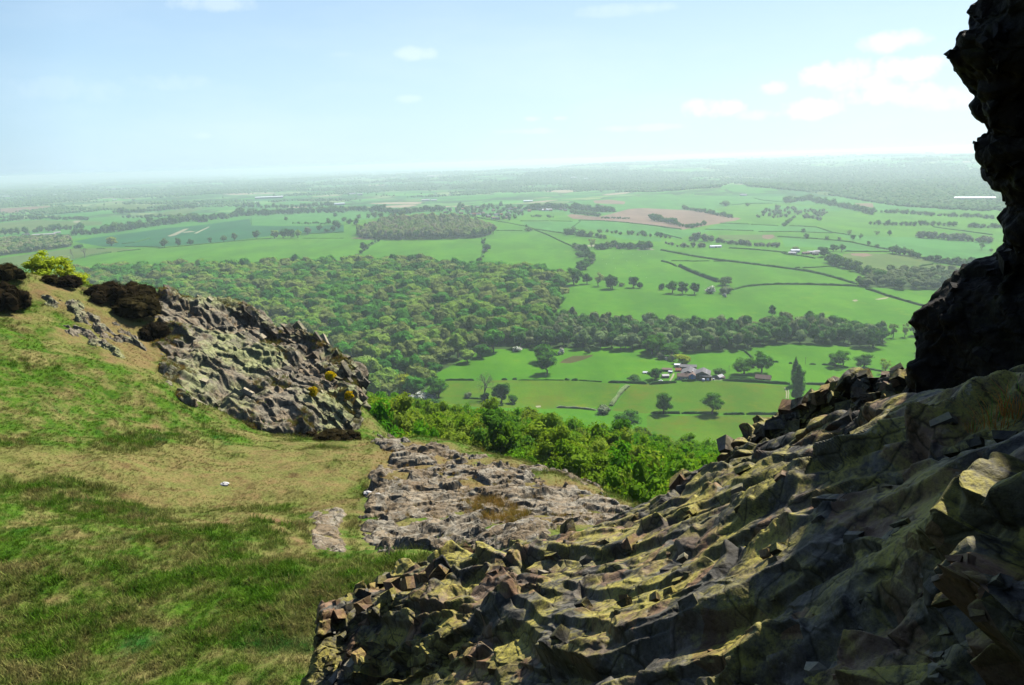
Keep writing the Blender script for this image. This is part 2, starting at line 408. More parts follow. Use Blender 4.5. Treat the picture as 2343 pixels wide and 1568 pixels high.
def rock_mat(name, base, pale, lichen, warm, lich_lo=.48, lich_hi=.6, lich_scale=1.6, scale=1.0, warm_amt=.5, spec=.35, bumpd=.02):
    m = newmat(name); p = m.map(m.n('TexCoord').outputs['Object'], scale=(scale,)*3)
    n1 = m.noise(p, 1.3, 8, .62); n2 = m.noise(p, 7.0, 6, .65); n3 = m.noise(p, 38.0, 4, .7)
    v = m.vor(p, 3.2, out='Color'); sp = m.n('SeparateColor'); m.l(v, sp.inputs[0])
    c = m.mix(m.ramp(n2, [(.34, 0), (.66, 1)]), base, pale)
    c = m.mix(m.math('MULTIPLY', m.ramp(sp.outputs[0], [(.45, 0), (.9, 1)]), warm_amt), c, warm)
    c = m.mix(m.math('MULTIPLY', m.ramp(sp.outputs[1], [(.1, 1), (.5, 0)]), .5), c, [x*.45 for x in base])
    lm = m.math('MULTIPLY', m.ramp(m.noise(p, lich_scale, 9, .72), [(lich_lo, 0), (lich_hi, 1)]), m.ramp(n3, [(.3, .25), (.55, 1)]))
    up = m.n('SeparateXYZ'); m.l(m.n('NewGeometry').outputs['Normal'], up.inputs[0])
    lm = m.math('MULTIPLY', lm, m.ramp(up.outputs[2], [(.05, .2), (.55, 1)]))
    c = m.mix(lm, c, lichen)
    c = m.mix(.6, c, m.mix(m.ramp(n3, [(.28, .2), (.72, 1.7)]), 0.0, c))
    c = m.mix(m.math('MULTIPLY', m.ramp(m.noise(m.map(p, loc=(4, 8, 2)), 11.0, 6, .7), [(.60, 0), (.66, .6)]), m.ramp(n1, [(.45, 0), (.6, 1)])), c, [min(.5, x*2.6) for x in pale])
    c = m.mix(m.ramp(m.noise(m.map(p, loc=(14, 3, 7)), 4.5, 8, .75), [(.56, 0), (.64, .7)]), c, [x*.35 for x in base])
    wp = m.n('VectorMath', operation='ADD'); m.l(p, wp.inputs[0]); ws = m.n('VectorMath', operation='SCALE'); ws.inputs['Scale'].default_value = .25; m.l(m.noise(p, 2.5, 3, .6, 'Color'), ws.inputs[0]); m.l(ws.outputs[0], wp.inputs[1])
    crack = m.vor(wp.outputs[0], 2.6, 'DISTANCE_TO_EDGE')
    c = m.mix(m.math('MULTIPLY', m.ramp(crack, [(0, 1), (.035, 0)]), .75), c, [x*.18 for x in base])
    isl = m.n('Attribute', attribute_name='tone').outputs['Fac']     # stone tone of the broken blocks, 0 on the bedrock
    c = m.mix(m.math('MULTIPLY', m.ramp(isl, [(0, 0), (.90, 0), (.91, 1)], 'CONSTANT'), .6*warm_amt), c, warm)
    c = m.mix(m.math('MULTIPLY', m.ramp(isl, [(0, 0), (.04, 1), (.18, 0)], 'CONSTANT'), .55), c, [min(.6, x*1.7) for x in pale])
    c = m.mix(m.math('MULTIPLY', m.ramp(isl, [(0, 0), (.3, 1), (.48, 0)], 'CONSTANT'), .55), c, base)
    hgt = m.math('ADD', m.math('MULTIPLY', n2, .6), m.math('ADD', m.math('MULTIPLY', n3, .35), m.math('MULTIPLY', m.ramp(crack, [(0, 0), (.06, 1)]), .25)))
    m.bsdf(c, m.math('MULTIPLY_ADD', n3, .3, .5), spec, m.bump(hgt, .9, bumpd)); return m.mat
M['rock_dark'] = rock_mat('lichened_dark_rock', (.022, .021, .017), (.165, .15, .115), (.33, .285, .055), (.34, .18, .085), .44, .58, 1.8, 1.6, .55, .18, .014)
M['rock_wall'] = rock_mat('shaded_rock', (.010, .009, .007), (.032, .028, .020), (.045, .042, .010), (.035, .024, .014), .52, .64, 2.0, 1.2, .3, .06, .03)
M['rock_crag'] = rock_mat('grey_crag_rock', (.095, .082, .056), (.29, .245, .16), (.27, .29, .11), (.27, .175, .085), .47, .57, .30, .55, .45, .2, .08)
M['rock_pale'] = rock_mat('pale_outcrop_rock', (.15, .13, .09), (.345, .30, .215), (.155, .105, .05), (.29, .21, .115), .47, .57, .9, .9, .7, .2, .05)
def stone():
    m = newmat('pale_stone'); c = m.mix(m.noise(m.n('TexCoord').outputs['Object'], 9, 4, .6), (.38, .36, .32), (.62, .60, .56)); m.bsdf(c, .85, .2); return m.mat
M['stone'] = stone()

def grass_cols(m, dry, p):
    """patchy hill grass: greens, straw and brown; dry = 0 lush .. 1 trodden straw, 2 bare earth"""
    a = m.noise(p, .55, 6, .72); b = m.noise(p, 1.9, 4, .7); e = m.noise(m.map(p, loc=(31, 7, 3)), .85, 6, .7)
    green = m.mix(m.ramp(b, [(.35, 0), (.65, 1)]), (0.0348, 0.0974, 0.0066), (0.0869, 0.1669, 0.0133))
    green = m.mix(m.ramp(m.noise(m.map(p, loc=(5, 50, 9)), .35, 2, .5), [(.64, 0), (.74, .7)]), green, (0.0132, 0.0992, 0.0163))
    straw = m.mix(m.ramp(b, [(.35, 0), (.7, 1)]), (0.1760, 0.1364, 0.0484), (0.2992, 0.2464, 0.0968))
    brown = m.mix(b, (0.0880, 0.0572, 0.0246), (0.1496, 0.1056, 0.0396))
    c = m.mix(m.ramp(e, [(.48, 0), (.66, .72)]), green, brown)
    c = m.mix(m.ramp(a, [(.46, 0), (.64, .8)]), c, straw)
    path = m.mix(m.ramp(m.noise(p, 1.1, 6, .72), [(.36, 0), (.62, 1)]), (0.2112, 0.1549, 0.0598), (0.1514, 0.1654, 0.0422))
    path = m.mix(m.ramp(m.noise(m.map(p, loc=(3, 9, 1)), .8, 6, .7), [(.55, 0), (.68, .75)]), path, (0.1056, 0.0598, 0.0267))
    c = m.mix(m.math('MINIMUM', dry, 1.0), c, path)
    soil = m.mix(b, (0.1408, 0.0810, 0.0387), (0.2534, 0.1549, 0.0774))
    return m.mix(m.math('MAXIMUM', m.math('SUBTRACT', dry, 1.0), 0.0), c, soil)
def hill_mat():
    m = newmat('hill_turf'); p = m.pos()
    at = m.n('Attribute', attribute_name='dry'); dry = at.outputs['Fac']
    c = grass_cols(m, dry, p)
    n = m.noise(p, 5, 6, .7); c = m.mix(.5, c, m.mix(m.ramp(m.noise(p, 9, 4, .7), [(.3, .35), (.7, 1.3)]), 0.0, c))
    m.bsdf(c, .95, .08, m.bump(n, .8, .12)); return m.mat
M['hill'] = hill_mat()
def blade_mat():
    m = newmat('hill_grass_blades'); p = m.pos()
    at = m.n('Attribute', attribute_name='dry', attribute_type='INSTANCER')
    c = grass_cols(m, at.outputs['Fac'], p)
    oi = m.n('ObjectInfo'); g = m.n('NewGeometry')
    v = m.math('MULTIPLY_ADD', g.outputs['Random Per Island'], .6, m.math('MULTIPLY_ADD', oi.outputs['Random'], .5, .78))
    vc = m.n('VectorMath', operation='SCALE'); m.l(c, vc.inputs[0]); m.l(v, vc.inputs['Scale'])
    d = m.n('BsdfDiffuse'); t = m.n('BsdfTranslucent'); mx = m.n('MixShader'); mx.inputs[0].default_value = .35
    m.l(vc.outputs[0], d.inputs['Color']); m.l(vc.outputs[0], t.inputs['Color'])
    m.l(d.outputs[0], mx.inputs[1]); m.l(t.outputs[0], mx.inputs[2]); m.l(mx.outputs[0], m.out.inputs['Surface']); return m.mat
M['blade'] = blade_mat()
def plain(name, a, b=None, scale=2.0, rough=.8, spec=.2):
    m = newmat(name); c = m.mix(m.noise(m.n('TexCoord').outputs['Object'], scale, 5, .65), a, b or [x*.75 for x in a]); m.bsdf(c, rough, spec); return m.mat
def roof_mat(name, a, b):
    m = newmat(name); p = m.n('TexCoord').outputs['Object']
    w = m.n('TexWave', wave_type='BANDS', bands_direction='X'); w.inputs['Scale'].default_value = 1.2; m.l(p, w.inputs['Vector'])
    c = m.mix(m.noise(p, .7, 5, .7), a, b); c = m.mix(m.math('MULTIPLY', w.outputs['Fac'], .25), c, [x*.6 for x in a]); m.bsdf(c, .8, .2); return m.mat
M['roof_grey'] = roof_mat('grey_sheet_roof', (.10, .095, .10), (.17, .155, .155))
M['roof_brown'] = roof_mat('brown_tile_roof', (.14, .085, .07), (.22, .15, .12))
M['roof_orange'] = roof_mat('orange_tile_roof', (.32, .12, .06), (.42, .19, .1))
M['roof_pale'] = roof_mat('pale_sheet_roof', (.36, .34, .34), (.5, .48, .48))
M['roof_white'] = roof_mat('white_sheet_roof', (.62, .64, .66), (.75, .76, .78))
M['wall_dark'] = plain('dark_boarding', (.05, .045, .04), (.09, .08, .07))
M['wall_grey'] = plain('grey_render', (.30, .28, .26), (.40, .38, .35))
M['wall_blue'] = plain('blue_paint', (.06, .20, .50), (.08, .25, .58))
M['wall_brick'] = plain('brick', (.26, .13, .085), (.34, .19, .13), 1.0)
M['wall_white'] = plain('white_render', (.66, .65, .62), (.74, .73, .70))
M['white'] = plain('white_paint', (.75, .76, .78), (.82, .82, .84))
M['glass'] = plain('window_glass', (.03, .035, .045), (.04, .05, .06), 1, .1, .6)
M['door'] = plain('dark_door', (.05, .04, .035))
M['rubber'] = plain('rubber', (.02, .02, .02))
M['wool'] = plain('wool', (.60, .58, .52), (.70, .68, .62), 6)
# ------------------------------------------------------------------ sun, sky, air
SUN_EL, SUN_AZ = R(51), R(42)           # azimuth measured from straight ahead towards the right
sdir = Vector((math.sin(SUN_AZ)*math.cos(SUN_EL), math.cos(SUN_AZ)*math.cos(SUN_EL), math.sin(SUN_EL)))
sl = bpy.data.lights.new('sun', 'SUN'); sl.energy = 4.8; sl.angle = R(0.5); sl.color = (1.0, .955, .88)
so = bpy.data.objects.new('sun', sl); COL.objects.link(so); so.location = (20, 20, 260)
so.rotation_euler = (-sdir).to_track_quat('-Z', 'Y').to_euler()
W = bpy.data.worlds.new('World'); S.world = W; W.use_nodes = True
wt = W.node_tree; wt.nodes.clear()
class WN(NT):
    def __init__(s, t): s.t = t
w = WN(wt)
wo = wt.nodes.new('ShaderNodeOutputWorld'); bg = wt.nodes.new('ShaderNodeBackground'); wt.links.new(bg.outputs[0], wo.inputs['Surface'])
sky = wt.nodes.new('ShaderNodeTexSky'); sky.sky_type = 'NISHITA'; sky.sun_disc = False
sky.sun_elevation = SUN_EL; sky.sun_rotation = SUN_AZ; sky.altitude = 0; sky.air_density = 0.75; sky.dust_density = 0.25; sky.ozone_density = 3.5
bg.inputs['Strength'].default_value = 0.084
# clouds live in the sky: small fair-weather heaps to the right, thin veils elsewhere
dirv = w.n('TexCoord').outputs['Generated']
skyc = sky.outputs[0]
def dir_of(px, py):
    r = ray(px, py); return r/np.linalg.norm(r)
cl = [(1915,170,62,20),(1985,190,55,14),(2075,158,58,19),(2040,215,70,17),(2130,222,75,16),(1765,202,24,11),(1640,250,52,16),(1600,240,30,10),(1848,250,52,15),(2045,95,44,15),(2190,235,60,14),
      (1735,262,50,9),(948,123,34,11),(490,8,62,12),(1217,272,16,5),(1285,271,12,4),(1440,20,75,8),(1400,30,60,7),(935,226,22,6),(785,126,22,6),(160,205,80,22),(390,190,70,12),(455,312,22,7),(1480,292,70,6),(1220,300,60,5)]
den = [.65,.5,.65,.65,.5,.55,.65,.45,.6,.5,.4,.35,.25,.22,.3,.25,.15,.12,.15,.1,.10,.10,.15,.2,.15]
mask = None
n_d = w.noise(dirv, 34.0, 7, .62); n_e = w.noise(dirv, 9.0, 4, .6)
for (cx_, cy_, sx_, sy_), dn in zip(cl, den):
    d = dir_of(cx_, cy_); rt = np.cross(d, (0, 0, 1)); rt /= np.linalg.norm(rt); up = np.cross(rt, d)
    def dot(v, k):
        q = w.n('VectorMath', operation='DOT_PRODUCT'); wt.links.new(dirv, q.inputs[0]); q.inputs[1].default_value = tuple(v*k); return q.outputs['Value']
    kx, ky = FPX/sx_, FPX/sy_
    a = dot(rt, kx*.68); b = dot(up, ky*.68)
    e = w.math('ADD', w.math('MULTIPLY', a, a), w.math('MULTIPLY', b, b))
    f = w.math('MULTIPLY', w.math('SUBTRACT', 1.0, e), 1.0)
    f = w.math('ADD', f, w.math('MULTIPLY', w.math('SUBTRACT', n_d, .5), 3.4))
    f = w.math('MULTIPLY', w.math('SMOOTH_MIN', w.math('MAXIMUM', f, 0.0), 1.0, .3), dn)
    front = w.math('GREATER_THAN', dot(d, 1.0), .9)
    f = w.math('MULTIPLY', f, front)
    mask = f if mask is None else w.math('MAXIMUM', mask, f)
veil = w.math('MULTIPLY', w.ramp(w.noise(w.map(dirv, scale=(1, 1, 4)), 3.0, 6, .6), [(.45, 0), (.75, 1)]), .10)
mask = w.math('MINIMUM', w.math('MAXIMUM', mask, veil), 1.0)
sx = w.n('SeparateXYZ'); wt.links.new(dirv, sx.inputs[0])
sd_ = w.n('VectorMath', operation='DOT_PRODUCT'); wt.links.new(dirv, sd_.inputs[0]); sd_.inputs[1].default_value = (math.sin(SUN_AZ), math.cos(SUN_AZ), 0)
low = w.mix(w.ramp(sd_.outputs['Value'], [(.25, 0), (.98, 1)]), (3.9, 5.7, 6.8), (5.5, 6.8, 7.4))      # thin bright haze high in the air
skyv = w.mix(w.ramp(sx.outputs['Z'], [(0.0, .88), (.10, .68), (.24, .36), (.45, .0)]), skyc, w.mix(w.ramp(sd_.outputs['Value'], [(0, 1), (.35, 0)]), low, (1.6, 2.4, 3.2)))
lit = w.mix(mask, skyv, (8.6, 9.0, 9.2))
wt.links.new(lit, bg.inputs['Color'])

hz = MB().box(-44000, 44000, -6000, 46000, -40, H+14).mesh('haze')
hm = newmat('air'); pv = hm.n('VolumePrincipled')
pv.inputs['Color'].default_value = (.80, .925, 1.0, 1); pv.inputs['Density'].default_value = 1.08e-4; pv.inputs['Anisotropy'].default_value = .35
hm.l(pv.outputs[0], hm.out.inputs['Volume'])
hz.materials.append(hm.mat); ho = obj('haze', hz); tag(ho, kind='stuff')

S.view_settings.view_transform = 'Standard'; S.view_settings.look = 'None'; S.view_settings.exposure = 0.85; S.view_settings.gamma = 1
S.render.engine = 'CYCLES'
S.cycles.use_denoising = True
S.cycles.max_bounces = 6; S.cycles.diffuse_bounces = 0; S.cycles.transmission_bounces = 3; S.cycles.volume_bounces = 4; S.cycles.transparent_max_bounces = 4
S.cycles.caustics_reflective = False; S.cycles.caustics_refractive = False
S.cycles.use_fast_gi = False
# ------------------------------------------------------------------ the land: one sheet from the hill foot to the horizon
FIELDS = [  # (material, crop, outline)
 ('pasture', 0, [(1283,652),(1380,658),(1560,672),(1680,657),(1960,656),(2060,685),(2150,706),(2130,745),(1700,742),(1400,735),(1278,712)]),
 ('pasture', 0, [(985,862),(1100,800),(1300,796),(1500,792),(1545,850),(1510,869),(1300,866),(1000,867)]),
 ('meadow', 0, [(1015,872),(1290,869),(1420,880),(1395,930),(1270,936),(1100,932),(990,922)]),
 ('meadow', 0, [(1440,881),(1530,876),(1650,872),(1800,884),(1808,915),(1780,946),(1470,946),(1400,940)]),
 ('meadow', 0, [(1480,952),(1780,950),(1830,960),(1800,1040),(1600,1040),(1480,1010)]),
 ('pasture', 0, [(1600,808),(1780,790),(1990,800),(2110,770),(2120,840),(1990,880),(1900,890),(1810,878),(1720,862),(1640,850)]),
 ('crop', 1, [(500,655),(620,632),(1080,570),(1400,540),(1700,500),(1712,546),(2343,541),(2343,596),(2060,598),(1750,628),(1550,655),(1090,692),(830,695),(700,690),(560,668)]),
 ('pasture_pale', 1, [(560,628),(780,600),(1120,545),(1470,515),(1690,500),(1400,535),(1080,565),(620,628)]),
 ('pasture_pale', 1, [(1714,492),(2200,475),(2343,480),(2343,536),(1714,542)]),
 ('pasture', 1, [(480,790),(760,745),(1090,702),(1620,655),(2060,635),(2343,632),(2343,800),(1900,800),(1300,838),(900,815),(620,836),(500,830)]),
 ('dry', 1, [(0,530),(260,510),(700,520),(690,545),(400,550),(0,610)]),
 ('plough', 1, [(0,430),(350,413),(300,440),(100,458),(0,462)]),
 ('dry', 1, [(840,490),(1000,470),(1300,432),(1400,432),(1250,470),(1000,490)]),
 ('dry', 1, [(0,770),(470,705),(760,700),(960,708),(760,732),(480,775),(160,830),(0,840)]),
 ('pasture_pale', 1, [(800,520),(1080,500),(1300,500),(1100,520),(900,550)]),
 ('dry', 1, [(500,430),(780,405),(1180,408),(1000,432),(780,440)]),
 ('pasture_pale', 1, [(1660,410),(2000,380),(2260,388),(2200,410),(1800,425)]),
 ('pasture_pale', 1, [(1600,440),(1800,430),(2343,430),(2343,446),(1900,452),(1620,460)]),
 ('pasture', 2, [(0,600),(190,580),(190,635),(320,650),(120,770),(0,820)]),
 ('pasture', 2, [(330,652),(1020,640),(1040,690),(985,822),(500,800),(130,790),(240,720)]),
 ('pasture', 2, [(1030,632),(1130,590),(1390,585),(1500,630),(1700,735),(1720,830),(1620,870),(1000,830),(1060,720)]),
 ('pasture', 2, [(900,476),(1100,512),(1320,552),(1310,578),(1120,578),(1110,560),(1000,500)]),
 ('pasture_pale', 2, [(540,485),(680,462),(760,457),(880,475),(700,480)]),
 ('pasture', 2, [(1250,490),(1380,450),(1590,455),(1650,515),(1480,512),(1250,520)]),
 ('pasture_pale', 2, [(1290,520),(1640,520),(1700,510),(1640,555),(1690,585),(1590,595),(1400,565),(1340,545)]),
 ('pasture', 2, [(1400,580),(1850,632),(1900,650),(1880,675),(1660,690),(1520,620)]),
 ('plough', 2, [(1612,478),(1640,468),(1820,488),(1870,478),(2030,434),(2130,428),(2343,438),(2500,445),(2740,483),(2800,500),(2720,525),(2600,540),(2400,575),(2190,545),(1850,512),(1650,500)]),
 ('plough', 2, [(1790,376),(1900,370),(2010,384),(2000,402),(1800,395)]),
 ('pasture_pale', 2, [(1700,518),(1850,516),(2190,550),(2400,578),(2620,575),(2343,640),(2100,600),(1860,585),(1650,560)]),
 ('pasture_pale', 2, [(1850,600),(1960,605),(2343,640),(2343,665),(2000,640)]),
 ('pasture', 3, [(0,600),(100,640),(400,690),(860,735),(1070,775),(1200,815),(900,840),(500,790),(240,755),(0,712)]),
 ('pasture', 3, [(0,720),(240,762),(500,800),(900,850),(1100,885),(1300,945),(880,938),(560,955),(420,900),(130,815),(60,800),(0,790)]),
 ('pasture', 2, [(1790,720),(2080,708),(2343,735),(2343,800),(2343,990),(2200,960),(1990,940),(1740,850),(1800,780)]),
 ('dry', 3, [(1240,740),(1300,732),(1700,745),(1850,800),(1690,862),(1480,880),(1340,840),(1220,800)]),
 ('pasture', 3, [(900,850),(1230,825),(1340,850),(1460,890),(1420,945),(1330,940),(1100,880)]),
 ('dry', 3, [(1700,870),(1720,830),(1860,808),(2010,830),(2200,850),(2170,890),(1700,890)]),
 ('dry', 3, [(390,612),(680,608),(770,612),(800,640),(600,645),(400,640)]),
 ('plough', 3, [(690,612),(760,608),(775,625),(735,640),(690,632)]),
 ('pasture_pale', 3, [(270,578),(420,530),(860,550),(1060,560),(1170,598),(960,588),(640,585)]),
 ('pasture_pale', 3, [(820,630),(1100,645),(1300,665),(1540,712),(1250,722),(1200,700),(840,690)]),
 ('pasture_pale', 3, [(1180,600),(1400,620),(1700,625),(2250,660),(2240,820),(2000,800),(1560,705),(1300,650)]),
 ('pasture', 3, [(880,515),(1100,520),(1200,515),(1430,535),(1850,550),(2080,590),(1700,610),(1400,600),(1170,592),(1050,552),(870,545)]),
 ('pasture', 3, [(1110,512),(1240,435),(1430,470),(1560,490),(1500,520),(1200,512)]),
 ('pasture', 3, [(420,525),(560,505),(830,505),(800,545)]),
 ('pasture', 3, [(360,435),(580,395),(880,398),(1130,412),(1150,440),(1000,420),(760,410),(640,450),(560,495),(480,490)]),
 ('pasture_pale', 3, [(0,370),(220,345),(600,350),(760,395),(400,408),(180,420),(0,430)]),
 ('pasture_pale', 3, [(630,352),(820,345),(840,380),(660,368)]),
 ('pasture_pale', 3, [(400,290),(470,262),(550,268),(640,295),(640,312),(510,312)]),
 ('plough', 3, [(1320,395),(1440,395),(1450,425),(1340,410)]),
 ('dry', 3, [(1000,315),(1150,320),(1200,345),(1080,335)]),
 ('rush', 5, [(1468,762),(1500,738),(1560,715),(1640,712),(1700,705),(1690,718),(1630,742),(1545,765)]),
 ('pale_track', 7, [(1950,632),(1962,630),(1982,690),(1978,752),(1966,752),(1970,690)]),
 ('pale_track', 7, [(1985,640),(1995,640),(2004,690),(1998,755),(1988,755),(1994,690)]),
 ('pale_track', 7, [(735,480),(720,520),(690,560),(670,562),(700,515),(718,478)]),
 ('pale_track', 7, [(975,520),(1180,510),(1300,520),(1250,552),(1000,556)]),
 ('pale_track', 6, [(1660,335),(1690,330),(1705,338),(1680,344)]),
 ('pale_track', 6, [(1815,328),(1850,322),(1915,312),(1900,322),(1840,332)]),
 ('pale_track', 5, [(1305,1055),(1340,1052),(1345,1062),(1315,1066)]),
 ('pale_track', 1, [(1140,618),(1250,572),(1290,565),(1200,612),(1160,622)]),
 ('pale_track', 1, [(1240,592),(1300,583),(1330,588),(1260,596)]),
 ('pale_track', 1, [(1320,600),(1420,555),(1430,556),(1340,600)]),
 ('pale_track', 1, [(500,515),(550,513),(540,528),(500,526)]),
 ('plough', 2, [(130,632),(230,622),(300,636),(250,645)]),
 ('plough', 3, [(1290,738),(1400,735),(1440,750),(1380,760),(1300,750)]),
 ('pale_track', 2, [(2080,708),(2180,700),(2210,712),(2100,716)]),
 ('pale_track', 2, [(1690,680),(1830,678),(1825,690),(1700,688)]),
]
def P_of(k, pts): return KK[k](pts)
WOOD = [(120,650),(250,630),(430,624),(640,620),(760,613),(940,613),(1050,626),(1180,632),(1288,645),(1283,692),(1262,730),(1245,762),(1185,792),(1085,826),(1015,850),(988,878),(960,905),(830,930),(700,920),(500,860),(300,800),(120,720)]
STRIP = [(1185,798),(1250,758),(1290,735),(1400,752),(1540,752),(1700,752),(1800,748),(1900,752),(2010,765),(2030,785),(1990,798),(1900,790),(1780,788),(1690,801),(1560,806),(1440,806),(1320,797)]
ROUND = K2([(190,632),(200,600),(330,545),(480,520),(640,505),(800,505),(950,530),(1090,580),(1115,612),(1010,632),(850,640),(560,644),(330,645)])
RWOOD = K3([(1480,905),(1560,880),(1750,880),(1900,880),(2100,890),(2200,900),(2150,960),(2040,1000),(1900,985),(1700,985),(1400,965),(1330,955)])
LWOOD = K1([(0,660),(200,640),(470,640),(490,690),(330,715),(150,735),(0,755)])

def ground():
    fl = []
    for mname, k, pts in FIELDS:
        pp = P_of(k, pts); w_ = G([p[0] for p in pp], [p[1] for p in pp])[:, :2]; fl.append((mname, w_))
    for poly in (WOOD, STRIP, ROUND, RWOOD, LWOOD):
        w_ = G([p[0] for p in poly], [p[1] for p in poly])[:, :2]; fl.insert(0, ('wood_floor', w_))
    pts = []
    for rr in np.geomspace(20, 42000, 190):
        na = 230 if rr > 150 else 90
        for a in np.linspace(R(-62), R(62), na): pts.append((rr*math.sin(a), rr*math.cos(a)))
        if rr < 5500:
            for a in np.linspace(R(66), R(294), 24): pts.append((rr*math.sin(a), rr*math.cos(a)))
        else:
            for a in (R(70), R(79), R(-70), R(-79)): pts.append((rr*math.sin(a), rr*math.cos(a)))
    edges = []
    for mname, w_ in fl:
        n = len(w_)
        for i in range(n):
            a, b = w_[i], w_[(i+1) % n]
            L = np.linalg.norm(b-a); k = max(1, int(L/(0.04*np.linalg.norm(a)+4)))
            st = len(pts)
            for j in range(k+1): pts.append(tuple(a+(b-a)*j/k))
            for j in range(k): edges.append((st+j, st+j+1))
    out = delaunay_2d_cdt([Vector(p) for p in pts], edges, [], 0, 0.02, False)
    v2 = np.array([(v[0], v[1]) for v in out[0]]); tri = np.array([f for f in out[2] if len(f) == 3], dtype=np.int32)
    z = T(v2[:, 0], v2[:, 1]) - 2.5*near_w(v2[:, 0], v2[:, 1])
    c = v2[tri].mean(1)
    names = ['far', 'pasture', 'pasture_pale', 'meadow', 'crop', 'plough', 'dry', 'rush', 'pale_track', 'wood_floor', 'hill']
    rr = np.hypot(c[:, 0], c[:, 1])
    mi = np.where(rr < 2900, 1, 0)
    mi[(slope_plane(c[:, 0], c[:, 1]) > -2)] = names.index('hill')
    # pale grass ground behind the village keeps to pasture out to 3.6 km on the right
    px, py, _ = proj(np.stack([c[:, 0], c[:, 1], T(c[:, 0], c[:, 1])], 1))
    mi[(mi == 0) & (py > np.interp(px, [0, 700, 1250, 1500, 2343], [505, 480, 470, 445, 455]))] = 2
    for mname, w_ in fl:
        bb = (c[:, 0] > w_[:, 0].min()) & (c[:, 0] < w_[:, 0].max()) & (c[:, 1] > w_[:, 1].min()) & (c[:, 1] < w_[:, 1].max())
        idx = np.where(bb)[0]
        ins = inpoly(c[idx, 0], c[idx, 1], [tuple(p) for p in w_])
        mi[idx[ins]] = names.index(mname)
    # CDT gives counter-clockwise triangles (normals up)
    me = mesh_from('ground', np.column_stack([v2, z]), tri, [M[n] for n in names], mi, True)
    return tag(obj('ground', me), kind='structure')
ground()

def toned(me, nf):
    n = len(me.vertices)
    k = (n - N_BASE[0])//8; t = np.zeros(n, np.float32); t[N_BASE[0]:] = np.repeat(np.random.default_rng(4).uniform(.05, 1, k), 8)
    a = me.attributes.new('tone', 'FLOAT', 'POINT'); a.data.foreach_set('value', t); return me
N_BASE = [0]
def add_blocks(q, f, nv, nu, n, px, fr, asp, seed, embed=.30, jit=.2, tilt=.16, vr=(0, 1), ur=(0, 1), mod=None, pw=1.8):
    """angular broken blocks standing out of a rock sheet, lying along its beds"""
    N_BASE[0] = len(q); rg = np.random.default_rng(seed); g = q.reshape(nv, nu, 3)
    iv = (nv*(vr[0]+(vr[1]-vr[0])*rg.random(n))).astype(int).clip(2, nv-3); iu = (nu*(ur[0]+(ur[1]-ur[0])*rg.random(n))).astype(int).clip(2, nu-3)
    c = g[iv, iu]
    if mod is not None:
        kk = fbm((c @ fr.T)/np.array(mod), 3, seed) + .35*rg.normal(size=n) > -.12; c, iv, iu = c[kk], iv[kk], iu[kk]; n = len(c)
    nr = np.cross(g[iv, iu+2]-g[iv, iu-2], g[iv+2, iu]-g[iv-2, iu]); nr /= np.linalg.norm(nr, axis=1, keepdims=True)+1e-12
    s = np.sign(((np.array([0, 0, H])-c)*nr).sum(1, keepdims=True)); nr *= s
    d = proj(c)[2]; L = (px[0] + (px[1]-px[0])*rg.random(n)**pw)*d/FPX
    e1 = fr[0] + tilt*rg.normal(size=(n, 3)); e3 = .55*nr + .45*fr[2] + tilt*rg.normal(size=(n, 3)); e1 /= np.linalg.norm(e1, axis=1, keepdims=True)
    e3 -= e1*(e1*e3).sum(1, keepdims=True); e3 /= np.linalg.norm(e3, axis=1, keepdims=True); e2 = np.cross(e3, e1)
    a = L[:, None]*np.array(asp)*(.65+.7*rg.random((n, 3)))/2
    K = np.array([(-1,-1,-1),(1,-1,-1),(1,1,-1),(-1,1,-1),(-1,-1,1),(1,-1,1),(1,1,1),(-1,1,1)], float)
    k = K[None]*(1 + jit*rg.normal(size=(n, 8, 3)))*np.where(K[None, :, 2:] > 0, .84, 1.06)
    k[:, 4:, 2] += .35*rg.normal(size=(n, 1))*k[:, 4:, 0]*.6
    v = (k[..., 0:1]*(a[:, 0:1]*e1)[:, None] + k[..., 1:2]*(a[:, 1:2]*e2)[:, None] + k[..., 2:3]*(a[:, 2:3]*e3)[:, None]) + (c - nr*a[:, 2:3]*embed*2*rg.random((n, 1)))[:, None]
    F = np.array([(0,3,2,1),(4,5,6,7),(0,1,5,4),(1,2,6,5),(2,3,7,6),(3,0,4,7)])
    T3 = np.concatenate([F[:, [0, 1, 2]], F[:, [0, 2, 3]]])
    b = (len(q) + 8*np.arange(n))[:, None, None]
    return np.concatenate([q, v.reshape(-1, 3)]), [f, (T3[None]+b).reshape(-1, 3)]
def rows(data): return np.array([[atd(*c) for c in r] for r in data])
# left crag
CR = rows([
 [(325,688,58.5),(420,676,60),(490,681,61),(545,694,60.5),(572,698,60.2),(600,715,59.8),(640,747,59),(690,750,58),(735,768,57.2),(780,806,55.8),(806,836,54.6),(813,868,54.0)],
 [(345,730,55.5),(430,735,56),(500,742,56.5),(555,750,57.2),(585,757,57.2),(615,775,57),(660,790,56.2),(705,800,55.8),(745,815,55),(785,850,53.6),(808,872,52.8),(816,892,52.6)],
 [(360,800,51.5),(435,800,52),(505,806,52.6),(565,812,53),(600,820,53),(640,835,52.8),(680,850,52.3),(720,862,52),(755,878,51.6),(788,900,51),(809,915,50.8),(819,925,51.2)],
 [(372,860,47.2),(450,875,48),(520,885,48.4),(580,893,48.8),(625,902,49),(660,912,49),(700,922,49),(735,932,49),(768,940,49),(793,948,49.2),(811,955,49.5),(821,962,50.2)],
 [(400,905,44.2),(470,935,44.6),(540,955,44.8),(600,968,45.2),(650,975,45.8),(690,980,46.4),(720,985,46.8),(750,990,47.2),(778,995,47.7),(798,999,48.2),(813,1002,48.8),(824,1004,49.8)]])
